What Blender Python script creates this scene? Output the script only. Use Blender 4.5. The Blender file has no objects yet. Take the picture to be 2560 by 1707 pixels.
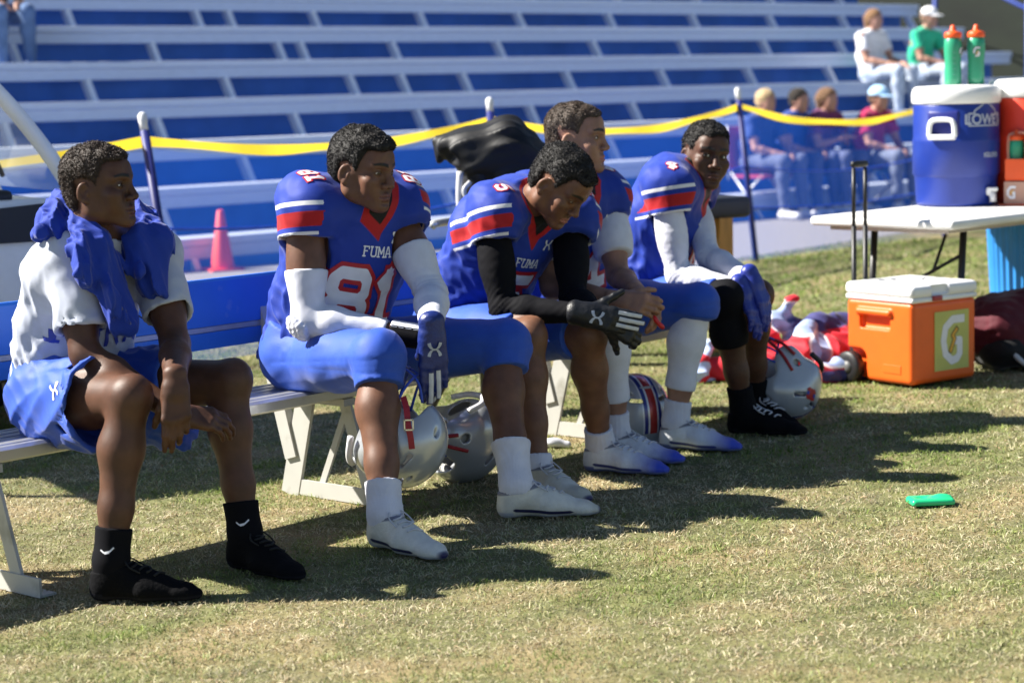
import bpy, bmesh, math, random
import numpy as np
from mathutils import Vector, Matrix, Quaternion
from mathutils.bvhtree import BVHTree
SC = bpy.context.scene
COL = SC.collection
rad = math.radians
# ------------------------------------------------------------------ camera, sky, sun, exposure
F_PX, CX, CY = 4978.0, 1280.0, 853.5          # 70 mm lens on 36 mm, in pixels of the 2560 px photograph
PITCH, ROLL, EYE = rad(7.145), rad(1.5), 1.25
FW = np.array([0, math.cos(PITCH), -math.sin(PITCH)])
_u0 = np.array([0, math.sin(PITCH), math.cos(PITCH)])
RT = math.cos(ROLL) * np.array([1.0, 0, 0]) - math.sin(ROLL) * _u0
UP = math.sin(ROLL) * np.array([1.0, 0, 0]) + math.cos(ROLL) * _u0
CAM = np.array([0, 0, EYE])
cd = bpy.data.cameras.new('camera'); cam = bpy.data.objects.new('camera', cd); COL.objects.link(cam)
cd.lens = 70; cd.sensor_width = 36; cd.clip_end = 500; cd.clip_start = 0.1
cam.matrix_world = Matrix(((RT[0], UP[0], -FW[0], 0), (RT[1], UP[1], -FW[1], 0), (RT[2], UP[2], -FW[2], EYE), (0, 0, 0, 1)))
cd.dof.use_dof = True; cd.dof.focus_distance = 5.6; cd.dof.aperture_fstop = 3.4
SC.camera = cam
SUN_EL, SUN_TRAVEL = 42.0, np.array([1.0, -0.12, 0])   # light travels to the right and slightly to the camera
_st = SUN_TRAVEL / np.linalg.norm(SUN_TRAVEL)
sun_to = np.array([-_st[0] * math.cos(rad(SUN_EL)), -_st[1] * math.cos(rad(SUN_EL)), math.sin(rad(SUN_EL))])
world = bpy.data.worlds.new('World'); SC.world = world; world.use_nodes = True
_n = world.node_tree.nodes; _l = world.node_tree.links
_bg = _n['Background']; _sky = _n.new('ShaderNodeTexSky'); _sky.sky_type = 'NISHITA'; _sky.sun_disc = False; _sky.air_density = 0.75; _sky.dust_density = 0.25
_sky.sun_elevation = rad(SUN_EL); _sky.sun_rotation = math.atan2(sun_to[0], sun_to[1])
_l.new(_sky.outputs[0], _bg.inputs[0]); _bg.inputs[1].default_value = 0.05
sl = bpy.data.lights.new('sun', 'SUN'); so = bpy.data.objects.new('sun', sl); COL.objects.link(so)
sl.energy = 5.0; sl.angle = rad(0.55); sl.color = (1.0, 0.95, 0.86)
so.rotation_euler = Vector(sun_to).to_track_quat('Z', 'Y').to_euler()
vs = SC.view_settings; vs.view_transform = 'Standard'; vs.look = 'None'; vs.gamma = 1; vs.use_curve_mapping = False; vs.exposure = 1.45
# ------------------------------------------------------------------ pixels to places
def ray(x, y): return FW + RT * (x - CX) / F_PX - UP * (y - CY) / F_PX
def at_z(x, y, z=0.0): d = ray(x, y); return CAM + d * (z - EYE) / d[2]
def at_depth(x, y, D): return CAM + ray(x, y) * D
def nrm(v): v = np.asarray(v, float); return v / (np.linalg.norm(v) + 1e-12)
BA = rad(40.6)                                   # the team bench runs 40.6 degrees off the view axis
U = np.array([math.sin(BA), math.cos(BA), 0]); V = np.array([math.cos(BA), -math.sin(BA), 0]); VF = -4.306
Z = np.array([0, 0, 1.0])
def bl(u, w, z): return u * U + (w + VF) * V + z * Z   # bench coordinates: along, forward of the seat's front edge, up
def at_w(x, y, w): d = ray(x, y); return CAM + d * ((VF + w) - CAM @ V) / (d @ V)
# ------------------------------------------------------------------ objects
def thing(name, label, cat, loc=(0, 0, 0), group=None):
    o = bpy.data.objects.new(name, None); COL.objects.link(o); o.location = tuple(float(c) for c in loc)
    o.empty_display_size = 0.1; o['label'] = label; o['category'] = cat
    if group: o['group'] = group
    return o
def tag(o, label=None, cat=None, group=None, kind=None):
    if label: o['label'] = label
    if cat: o['category'] = cat
    if group: o['group'] = group
    if kind: o['kind'] = kind
    return o
def mk(name, Vs, Fs, mat, parent=None, smooth=True, attrs=None, mats=None, midx=None, colors=None):
    Vs = np.asarray(Vs, np.float32).reshape(-1, 3)
    me = bpy.data.meshes.new(name)
    off = np.array(parent.matrix_world.translation if False else parent_loc(parent), np.float32) if parent else np.zeros(3, np.float32)
    me.vertices.add(len(Vs)); me.vertices.foreach_set('co', (Vs - off).ravel())
    if isinstance(Fs, np.ndarray):
        n, k = Fs.shape; tot = np.full(n, k, np.int32); idx = Fs.ravel().astype(np.int32)
    else:
        tot = np.array([len(f) for f in Fs], np.int32); idx = np.array([i for f in Fs for i in f], np.int32); n = len(tot)
    me.loops.add(len(idx)); me.loops.foreach_set('vertex_index', idx)
    me.polygons.add(n); st = np.zeros(n, np.int32); st[1:] = np.cumsum(tot)[:-1]
    me.polygons.foreach_set('loop_start', st)
    try: me.polygons.foreach_set('loop_total', tot)
    except Exception: pass
    me.polygons.foreach_set('use_smooth', np.full(n, bool(smooth)))
    for m in (mats or [mat]): me.materials.append(m)
    if midx is not None: me.polygons.foreach_set('material_index', np.asarray(midx, np.int32))
    for k_, a_ in (attrs or {}).items():
        at = me.attributes.new(k_, 'FLOAT', 'POINT'); at.data.foreach_set('value', np.asarray(a_, np.float32).ravel())
    for k_, a_ in (colors or {}).items():
        at = me.attributes.new(k_, 'FLOAT_COLOR', 'POINT'); at.data.foreach_set('color', np.asarray(a_, np.float32).ravel())
    me.update(calc_edges=True); me.validate()
    o = bpy.data.objects.new(name, me); COL.objects.link(o)
    if parent: o.parent = parent
    return o
def parent_loc(p):
    v = Vector((0, 0, 0))
    while p is not None: v += p.location; p = p.parent
    return v
class MB:
    """collects shapes in world coordinates and links them as one mesh"""
    def __init__(s): s.V = []; s.F = []; s.n = 0
    def add(s, V_, F_):
        s.V.append(np.asarray(V_, float).reshape(-1, 3)); s.F += [tuple(int(i) + s.n for i in f) for f in F_]; s.n += len(s.V[-1]); return s
    def box(s, c, size, R=None, bev=0.0, seg=2):
        bm = bmesh.new(); bmesh.ops.create_cube(bm, size=1.0)
        for v in bm.verts: v.co = Vector((v.co.x * size[0], v.co.y * size[1], v.co.z * size[2]))
        if bev > 0: bmesh.ops.bevel(bm, geom=bm.edges[:] + bm.verts[:], offset=bev, segments=seg, profile=0.5, affect='EDGES')
        V_ = np.array([v.co[:] for v in bm.verts]); bm.verts.index_update(); F_ = [[v.index for v in f.verts] for f in bm.faces]; bm.free()
        if R is not None: V_ = V_ @ np.asarray(R, float).T
        return s.add(V_ + np.asarray(c, float), F_)
    def bar(s, a, b, w, h, up=Z, bev=0.0):
        a = np.asarray(a, float); b = np.asarray(b, float); L = np.linalg.norm(b - a); R = frame(b - a, up)
        return s.box((a + b) / 2, (w, L, h), R, bev)
    def tube(s, pts, r, n=10, closed=False, up=None):
        P = np.asarray(pts, float); m = len(P); r = np.broadcast_to(np.asarray(r, float), (m,))
        T = np.gradient(P, axis=0) if not closed else np.roll(P, -1, 0) - np.roll(P, 1, 0)
        T /= np.linalg.norm(T, axis=1)[:, None] + 1e-12
        ref = np.array([0, 0, 1.0]) if up is None else np.asarray(up, float)
        if abs(T[0] @ ref) > 0.95: ref = np.array([1.0, 0.1, 0])
        N = np.cross(T[0], ref); N /= np.linalg.norm(N); Vs = []
        for i in range(m):
            N = N - T[i] * (N @ T[i]); N /= np.linalg.norm(N); B = np.cross(T[i], N)
            for j in range(n):
                a = 2 * math.pi * j / n; Vs.append(P[i] + r[i] * (math.cos(a) * N + math.sin(a) * B))
        F_ = []
        for i in range(m if closed else m - 1):
            i2 = (i + 1) % m
            for j in range(n): j2 = (j + 1) % n; F_.append((i * n + j, i * n + j2, i2 * n + j2, i2 * n + j))
        if not closed: F_.append(tuple(range(n))[::-1]); F_.append(tuple((m - 1) * n + j for j in range(n)))
        return s.add(Vs, F_)
    def lathe(s, c, prof, n=48, R=None, cap=True):
        Vs = []; F_ = []; m = len(prof)
        for (r, z) in prof:
            for j in range(n): a = 2 * math.pi * j / n; Vs.append((r * math.cos(a), r * math.sin(a), z))
        for i in range(m - 1):
            for j in range(n): j2 = (j + 1) % n; F_.append((i * n + j, i * n + j2, (i + 1) * n + j2, (i + 1) * n + j))
        if cap: F_.append(tuple(range(n))[::-1]); F_.append(tuple((m - 1) * n + j for j in range(n)))
        Vs = np.array(Vs)
        if R is not None: Vs = Vs @ np.asarray(R, float).T
        return s.add(Vs + np.asarray(c, float), F_)
    def prism(s, poly, o, ex, ey, ez, d):
        """2D outline in the plane (ex, ey) at o, pushed d along ez"""
        o = np.asarray(o, float); P = np.array([o + x * ex + y * ey for x, y in poly]); n = len(P)
        Vs = np.vstack([P, P + np.asarray(ez) * d]); F_ = [tuple(range(n))[::-1], tuple(range(n, 2 * n))]
        for i in range(n): j = (i + 1) % n; F_.append((i, j, n + j, n + i))
        return s.add(Vs, F_)
    def sphere(s, c, r, n=16, m=10, R=None):
        prof = [(math.sin(math.pi * i / m), -math.cos(math.pi * i / m)) for i in range(1, m)]
        Vs = []; F_ = []
        for (q, z) in prof:
            for j in range(n): a = 2 * math.pi * j / n; Vs.append((q * math.cos(a), q * math.sin(a), z))
        k = len(prof)
        for i in range(k - 1):
            for j in range(n): j2 = (j + 1) % n; F_.append((i * n + j, i * n + j2, (i + 1) * n + j2, (i + 1) * n + j))
        Vs += [(0, 0, -1), (0, 0, 1)]
        for j in range(n): j2 = (j + 1) % n; F_.append((k * n, j2, j)); F_.append((k * n + 1, (k - 1) * n + j, (k - 1) * n + j2))
        Vs = np.array(Vs) * np.asarray(r, float)
        if R is not None: Vs = Vs @ np.asarray(R, float).T
        return s.add(Vs + np.asarray(c, float), F_)
    def build(s, name, mat, parent=None, smooth=False, **k):
        return mk(name, np.vstack(s.V), s.F, mat, parent, smooth, **k)
def frame(y, up=Z):
    """columns x, y, z: y along the given direction, z close to up"""
    y = nrm(y); x = np.cross(y, up)
    if np.linalg.norm(x) < 1e-4: x = np.array([1.0, 0, 0])
    x = nrm(x); z = np.cross(x, y); return np.stack([x, y, z], 1)
def spl(pts, n):
    """Catmull-Rom through points"""
    P = np.asarray(pts, float); Q = np.vstack([2 * P[0] - P[1], P, 2 * P[-1] - P[-2]]); out = []
    m = len(P) - 1
    for s_ in np.linspace(0, m, n):
        i = min(int(s_), m - 1); t = s_ - i; a, b, c, d = Q[i:i + 4]
        out.append(0.5 * (2 * b + (c - a) * t + (2 * a - 5 * b + 4 * c - d) * t * t + (3 * b - a - 3 * c + d) * t ** 3))
    return np.array(out)
# ------------------------------------------------------------------ materials
MATS = {}
def mat(name, col, rough=0.6, var=0.12, scale=30.0, bump=0.0, bscale=200.0, metal=0.0, spec=0.5, sss=0.0, sheen=0.0, coat=0.0, stretch=None, dirt=None):
    if name in MATS: return MATS[name]
    m = bpy.data.materials.new(name); m.use_nodes = True; nt = m.node_tree; N = nt.nodes; L = nt.links
    b = N['Principled BSDF']; b.inputs['Roughness'].default_value = rough; b.inputs['Metallic'].default_value = metal
    b.inputs['Specular IOR Level'].default_value = spec
    if sss: b.inputs['Subsurface Weight'].default_value = sss; b.inputs['Subsurface Radius'].default_value = (1.0, 0.35, 0.2); b.inputs['Subsurface Scale'].default_value = 0.006
    if sheen: b.inputs['Sheen Weight'].default_value = sheen; b.inputs['Sheen Roughness'].default_value = 0.4
    if coat: b.inputs['Coat Weight'].default_value = coat; b.inputs['Coat Roughness'].default_value = 0.15
    tc = N.new('ShaderNodeTexCoord'); mp = N.new('ShaderNodeMapping'); L.new(tc.outputs['Object'], mp.inputs[0])
    if stretch: mp.inputs['Scale'].default_value = stretch
    no = N.new('ShaderNodeTexNoise'); no.inputs['Scale'].default_value = scale; no.inputs['Detail'].default_value = 5; L.new(mp.outputs[0], no.inputs[0])
    cr = N.new('ShaderNodeValToRGB'); c = np.array(col[:3], float)
    cr.color_ramp.elements[0].position = 0.3; cr.color_ramp.elements[1].position = 0.7
    cr.color_ramp.elements[0].color = tuple(np.clip(c * (1 - var), 0, 1)) + (1,); cr.color_ramp.elements[1].color = tuple(np.clip(c * (1 + var), 0, 1)) + (1,)
    L.new(no.outputs[0], cr.inputs[0]); out = cr.outputs[0]
    if dirt:
        n2 = N.new('ShaderNodeTexNoise'); n2.inputs['Scale'].default_value = dirt[2]; n2.inputs['Detail'].default_value = 6; L.new(tc.outputs['Object'], n2.inputs[0])
        r2 = N.new('ShaderNodeValToRGB'); r2.color_ramp.elements[0].position = dirt[3]; r2.color_ramp.elements[1].position = min(1, dirt[3] + 0.16); L.new(n2.outputs[0], r2.inputs[0])
        mu = N.new('ShaderNodeMath'); mu.operation = 'MULTIPLY'; mu.inputs[1].default_value = dirt[1]; L.new(r2.outputs[0], mu.inputs[0])
        mx = N.new('ShaderNodeMix'); mx.data_type = 'RGBA'; L.new(mu.outputs[0], mx.inputs[0]); L.new(out, mx.inputs[6]); mx.inputs[7].default_value = tuple(dirt[0]) + (1,); out = mx.outputs[2]
    L.new(out, b.inputs['Base Color'])
    if bump:
        n3 = N.new('ShaderNodeTexNoise'); n3.inputs['Scale'].default_value = bscale; n3.inputs['Detail'].default_value = 4; L.new(mp.outputs[0], n3.inputs[0])
        bp = N.new('ShaderNodeBump'); bp.inputs['Strength'].default_value = bump; bp.inputs['Distance'].default_value = 0.01; L.new(n3.outputs[0], bp.inputs['Height']); L.new(bp.outputs[0], b.inputs['Normal'])
    m['out'] = 1; MATS[name] = m; return m
def paint(m, layers):
    """flat print: (attribute, below, colour) layers over the base colour, edge where the attribute crosses the value"""
    nt = m.node_tree; N = nt.nodes; L = nt.links; b = N['Principled BSDF']; src = b.inputs['Base Color'].links[0].from_socket
    for at, thr, col, soft in layers:
        a = N.new('ShaderNodeAttribute'); a.attribute_name = at
        mr = N.new('ShaderNodeMapRange'); mr.inputs['From Min'].default_value = thr - soft; mr.inputs['From Max'].default_value = thr + soft
        mr.inputs['To Min'].default_value = 1; mr.inputs['To Max'].default_value = 0; L.new(a.outputs['Fac'], mr.inputs[0])
        mx = N.new('ShaderNodeMix'); mx.data_type = 'RGBA'; L.new(mr.outputs[0], mx.inputs[0]); L.new(src, mx.inputs[6]); mx.inputs[7].default_value = tuple(col[:3]) + (1,); src = mx.outputs[2]
    L.new(src, b.inputs['Base Color']); return m
# ------------------------------------------------------------------ smooth solid modelling on a grid
class Fld:
    def __init__(s, lo, hi, h):
        s.lo = np.asarray(lo, float); s.h = h; s.n = np.ceil((np.asarray(hi, float) - s.lo) / h).astype(int) + 1
        s.d = np.full(s.n, 0.5, np.float32); s.ax = [(s.lo[i] + h * np.arange(s.n[i])).astype(np.float32) for i in range(3)]
    def sub(s, lo, hi):
        a = np.clip(np.floor((lo - s.lo) / s.h).astype(int), 0, s.n); b = np.clip(np.ceil((hi - s.lo) / s.h).astype(int) + 1, 0, s.n)
        sl_ = tuple(slice(a[i], b[i]) for i in range(3)); return sl_, [s.ax[i][sl_[i]].reshape([-1 if j == i else 1 for j in range(3)]) for i in range(3)]
    def add(s, p, k=0.02):
        pad = max(k, 3 * s.h) + 0.004; sl_, X = s.sub(p[0] - pad, p[1] + pad)
        if min(s.d[sl_].shape) == 0: return s
        b = p[2](X).astype(np.float32); a = s.d[sl_]
        if k > 0: h_ = np.maximum(k - np.abs(a - b), 0) / k; s.d[sl_] = np.minimum(a, b) - h_ * h_ * k * 0.25
        else: s.d[sl_] = np.minimum(a, b)
        return s
    def cut(s, p, k=0.004):
        pad = max(k, 3 * s.h) + 0.004; sl_, X = s.sub(p[0] - pad, p[1] + pad)
        if min(s.d[sl_].shape) == 0: return s
        b = -p[2](X).astype(np.float32); a = s.d[sl_]
        h_ = np.maximum(k - np.abs(a - b), 0) / max(k, 1e-6); s.d[sl_] = np.maximum(a, b) + h_ * h_ * k * 0.25
        return s
    def plane(s, p, n, k=0.004):
        """keep the side the normal points away from"""
        n = nrm(n); X = [s.ax[i].reshape([-1 if j == i else 1 for j in range(3)]) for i in range(3)]
        b = ((X[0] - p[0]) * n[0] + (X[1] - p[1]) * n[1] + (X[2] - p[2]) * n[2]).astype(np.float32); a = s.d
        h_ = np.maximum(k - np.abs(a - b), 0) / max(k, 1e-6); s.d = np.maximum(a, b) + h_ * h_ * k * 0.25; return s
    def warp(s, fn):
        """add a displacement near the surface"""
        m = np.abs(s.d) < 0.06; i = np.nonzero(m); P = np.stack([s.ax[j][i[j]] for j in range(3)], 1); s.d[i] += fn(P).astype(np.float32); return s
    def mesh(s):
        d = s.d; sg = (d < 0).astype(np.uint8)
        c = sum(sg[i:sg.shape[0] - 1 + i, j:sg.shape[1] - 1 + j, k:sg.shape[2] - 1 + k] for i in (0, 1) for j in (0, 1) for k in (0, 1))
        act = np.nonzero((c > 0) & (c < 8)); A = np.stack(act, 1); idx = np.full(c.shape, -1, np.int32); idx[act] = np.arange(len(A))
        cor = np.array([(i, j, k) for i in (0, 1) for j in (0, 1) for k in (0, 1)]); val = np.stack([d[A[:, 0] + o[0], A[:, 1] + o[1], A[:, 2] + o[2]] for o in cor], 1)
        acc = np.zeros((len(A), 3)); cnt = np.zeros(len(A))
        for e in range(8):
            for f in range(e + 1, 8):
                if abs(cor[e] - cor[f]).sum() != 1: continue
                a, b = val[:, e], val[:, f]; m = (a < 0) != (b < 0); t = np.where(m, a / (a - b + 1e-12), 0)
                acc += np.where(m[:, None], cor[e] + t[:, None] * (cor[f] - cor[e]), 0); cnt += m
        Vs = s.lo + (A + acc / np.maximum(cnt, 1)[:, None]) * s.h; Fs = []
        for ax in range(3):
            o = [slice(1, None)] * 3; o[ax] = slice(None)
            s0 = [slice(None)] * 3; s1 = [slice(None)] * 3; s0[ax] = slice(None, -1); s1[ax] = slice(1, None)
            a = sg[tuple(s0)]; b = sg[tuple(s1)]; ch = np.nonzero(a != b); g = np.stack(ch, 1); fl = a[ch] == 1
            u_, v_ = (ax + 1) % 3, (ax + 2) % 3; ok = (g[:, u_] > 0) & (g[:, v_] > 0) & (g[:, u_] < s.n[u_] - 1) & (g[:, v_] < s.n[v_] - 1); g = g[ok]; fl = fl[ok]
            def at(du, dv): q = g.copy(); q[:, u_] -= du; q[:, v_] -= dv; return idx[q[:, 0], q[:, 1], q[:, 2]]
            q = np.stack([at(0, 0), at(1, 0), at(1, 1), at(0, 1)], 1); q[~fl] = q[~fl][:, ::-1]; Fs.append(q)
        Fs = np.vstack(Fs); Fs = Fs[(Fs >= 0).all(1)]; return Vs, Fs
def cone(a, b, ra, rb, flat=None):
    a = np.asarray(a, float); b = np.asarray(b, float); ba = b - a; L2 = ba @ ba + 1e-12; ex = max(ra, rb) * (max(1, flat[1]) if flat else 1)
    if flat: fn_ = nrm(flat[0]); fs = 1 - 1 / flat[1]
    def f(X):
        x, y, z = X[0] - a[0], X[1] - a[1], X[2] - a[2]; t = np.clip((x * ba[0] + y * ba[1] + z * ba[2]) / L2, 0, 1); x = x - t * ba[0]; y = y - t * ba[1]; z = z - t * ba[2]
        if flat: q = (x * fn_[0] + y * fn_[1] + z * fn_[2]) * fs; x = x - q * fn_[0]; y = y - q * fn_[1]; z = z - q * fn_[2]
        return np.sqrt(x * x + y * y + z * z) - (ra + (rb - ra) * t)
    return np.minimum(a, b) - ex, np.maximum(a, b) + ex, f
def ell(c, r, R=None):
    c = np.asarray(c, float); r = np.asarray(r, float); R = np.eye(3) if R is None else np.asarray(R, float); ex = np.abs(R) @ r
    def f(X):
        x, y, z = X[0] - c[0], X[1] - c[1], X[2] - c[2]; q = [(x * R[0, i] + y * R[1, i] + z * R[2, i]) for i in range(3)]
        k0 = np.sqrt(sum((q[i] / r[i]) ** 2 for i in range(3))); k1 = np.sqrt(sum((q[i] / r[i] ** 2) ** 2 for i in range(3))); return k0 * (k0 - 1) / np.maximum(k1, 1e-6)
    return c - ex, c + ex, f
def rbox(c, h, R=None, r=0.005):
    c = np.asarray(c, float); h = np.asarray(h, float); R = np.eye(3) if R is None else np.asarray(R, float); ex = np.abs(R) @ h
    def f(X):
        x, y, z = X[0] - c[0], X[1] - c[1], X[2] - c[2]; q = [np.abs(x * R[0, i] + y * R[1, i] + z * R[2, i]) - h[i] + r for i in range(3)]
        return np.sqrt(sum(np.maximum(v, 0) ** 2 for v in q)) + np.minimum(np.maximum(q[0], np.maximum(q[1], q[2])), 0) - r
    return c - ex, c + ex, f
def pts3(P): P = np.asarray(P, np.float32); return [P[:, 0], P[:, 1], P[:, 2]]
def snoise(P, wl, seed, aniso=None):
    """smooth pseudo-random field from summed waves, about -1..1"""
    r = np.random.default_rng(seed); out = np.zeros(len(P))
    for i in range(11):
        k = r.normal(size=3); k /= np.linalg.norm(k)
        if aniso is not None: a = nrm(aniso[0]); k = k - a * (k @ a) * aniso[1]; k /= np.linalg.norm(k) + 1e-9
        out += np.sin(P @ (k * 2 * math.pi / (wl * r.uniform(0.6, 1.7))) + r.uniform(0, 6.28))
    return out / 4.0
def field_of(prims, h, pad=0.03, ks=None):
    lo = np.min([p[0] for p, _ in prims], 0) - pad; hi = np.max([p[1] for p, _ in prims], 0) + pad; f = Fld(lo, hi, h)
    for p, k in prims: f.add(p, k)
    return f
# ------------------------------------------------------------------ ground, track, grass
def ground_mat():
    m = mat('turf_soil', (0.13, 0.13, 0.045), 0.95, 0.35, 9, 0.6, 60, dirt=((0.27, 0.20, 0.10), 0.8, 2.2, 0.48)); return m
GZ = 0.0
MB().add([(-60, -8, 0), (90, -8, 0), (90, 120, 0), (-60, 120, 0)], [(0, 1, 2, 3)]).build('ground', ground_mat())['kind'] = 'structure'
FA, FB = at_z(1815, 652), at_z(2205, 592)                    # turf edge along the fence
fd = nrm((FB - FA) * (1, 1, 0)); FL = FA - fd * 9.0
ta = rad(49); BU = np.array([math.sin(ta), math.cos(ta), 0]); BN = np.array([-math.cos(ta), math.sin(ta), 0]); B0 = np.array([-2.45, 14.39, 0])
tr = [FL, FA - fd * 3, FA, FB, FB + fd * 12, B0 + BU * 22 + BN * 0.6, B0 - BU * 14 + BN * 0.6]
MB().add([p * (1, 1, 0) + Z * 0.004 for p in tr], [tuple(range(len(tr)))]).build('track', mat('grey_track', (0.23, 0.22, 0.21), 0.9, 0.12, 20, 0.3, 80))['kind'] = 'structure'
def grass():
    rng = np.random.default_rng(3); P = []; W = []
    for y0, y1, dens, wd in ((1560, 1760, 20000, 0.0026), (1350, 1560, 19000, 0.0027), (1150, 1350, 13000, 0.0032), (1000, 1150, 8500, 0.0040), (880, 1000, 5200, 0.0052), (760, 880, 2600, 0.0075), (600, 760, 1100, 0.012)):
        a, b, c, d = at_z(-60, y1), at_z(2620, y1), at_z(2620, y0), at_z(-60, y0); lo = np.minimum.reduce([a, b, c, d])[:2]; hi = np.maximum.reduce([a, b, c, d])[:2]
        n = int(np.prod(hi - lo) * dens); q = rng.uniform(lo, hi, (n, 2)); v = np.c_[q, np.zeros(n)] - CAM; w = v @ FW; px = CX + F_PX * (v @ RT) / w; py = CY - F_PX * (v @ UP) / w
        k = (px > -60) & (px < 2620) & (py >= y0) & (py < y1); q = q[k]; s = (q - FA[:2]) @ np.array([-fd[1], fd[0]]); q = q[s < 0.0] if ((CAM - FA)[:2] @ np.array([-fd[1], fd[0]])) < 0 else q[s > 0.0]
        P.append(q); W.append(np.full(len(q), wd))
    P = np.vstack(P); W = np.concatenate(W); n = len(P); P3 = np.c_[P, np.zeros(n)]
    tuft = snoise(P3, 0.09, 5); dry = 0.76 + 0.32 * snoise(P3, 0.9, 8) + 0.30 * snoise(P3, 0.16, 9) + rng.normal(0, 0.26, n) - 0.09 * (P[:, 1] - 5.0); dry = np.clip(dry, 0, 1)
    ln = (0.012 + 0.010 * rng.random(n) ** 2 + 0.008 * np.clip(tuft, -0.7, 1.5)) * (1 + 0.35 * (W / 0.0026 - 1) * 0.25); ln = np.maximum(ln, 0.008)
    az = rng.uniform(0, 2 * math.pi, n); tilt = rng.uniform(0.15, 1.15, n) + 0.25 * dry; d = np.c_[np.cos(az) * np.sin(tilt), np.sin(az) * np.sin(tilt), np.cos(tilt)]; sdv = np.c_[-np.sin(az), np.cos(az), np.zeros(n)]
    sdv = sdv * np.cos(0.8) + np.cross(d, sdv) * np.sin(rng.uniform(-1, 1, n))[:, None]; tip_d = d * 0.7 + np.c_[np.cos(az), np.sin(az), -0.45 * np.ones(n)] * 0.5
    b0 = P3 - Z * 0.002; m = b0 + d * (ln * 0.6)[:, None]; t = m + tip_d * (ln * 0.5)[:, None]; t[:, 2] = np.maximum(t[:, 2], 0.002); w = W[:, None] * (0.8 + 0.4 * rng.random((n, 1)))
    Vs = np.stack([b0 - sdv * w / 2, b0 + sdv * w / 2, m + sdv * w * 0.4, m - sdv * w * 0.4, t], 1).reshape(-1, 3); i = np.arange(n) * 5
    F = [np.stack([i, i + 1, i + 2], 1), np.stack([i, i + 2, i + 3], 1), np.stack([i + 3, i + 2, i + 4], 1)]
    g1, g2, d1, d2 = np.array((0.12, 0.20, 0.035)), np.array((0.24, 0.30, 0.07)), np.array((0.55, 0.48, 0.33)), np.array((0.37, 0.26, 0.15)); r = rng.random((n, 1)); dr = dry[:, None] ** 1.3
    c = (g1 + (g2 - g1) * r) * (1 - dr) + (d1 + (d2 - d1) * (r > 0.75)) * dr; c *= rng.uniform(0.62, 1.3, (n, 1)) * (1 + 0.16 * np.clip(tuft, -1, 1))[:, None]; C4 = np.repeat(np.c_[np.clip(c, 0, 1), np.ones(n)], 5, 0)
    m_ = mat('grass_blade', (0.2, 0.2, 0.1), 0.6, spec=0.3); nt = m_.node_tree; at = nt.nodes.new('ShaderNodeAttribute'); at.attribute_name = 'tint'; bs = nt.nodes['Principled BSDF']; nt.links.new(at.outputs['Color'], bs.inputs['Base Color'])
    tl = nt.nodes.new('ShaderNodeBsdfTranslucent'); nt.links.new(at.outputs['Color'], tl.inputs[0]); ms = nt.nodes.new('ShaderNodeMixShader'); ms.inputs[0].default_value = 0.3; out = nt.nodes['Material Output']
    nt.links.new(bs.outputs[0], ms.inputs[1]); nt.links.new(tl.outputs[0], ms.inputs[2]); nt.links.new(ms.outputs[0], out.inputs[0])
    o = mk('grass', Vs, np.vstack(F), m_, None, False, colors=dict(tint=C4)); tag(o, 'short dry green and straw coloured turf covering the sideline', 'grass', kind='stuff'); print('blades', n)
grass()
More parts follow.
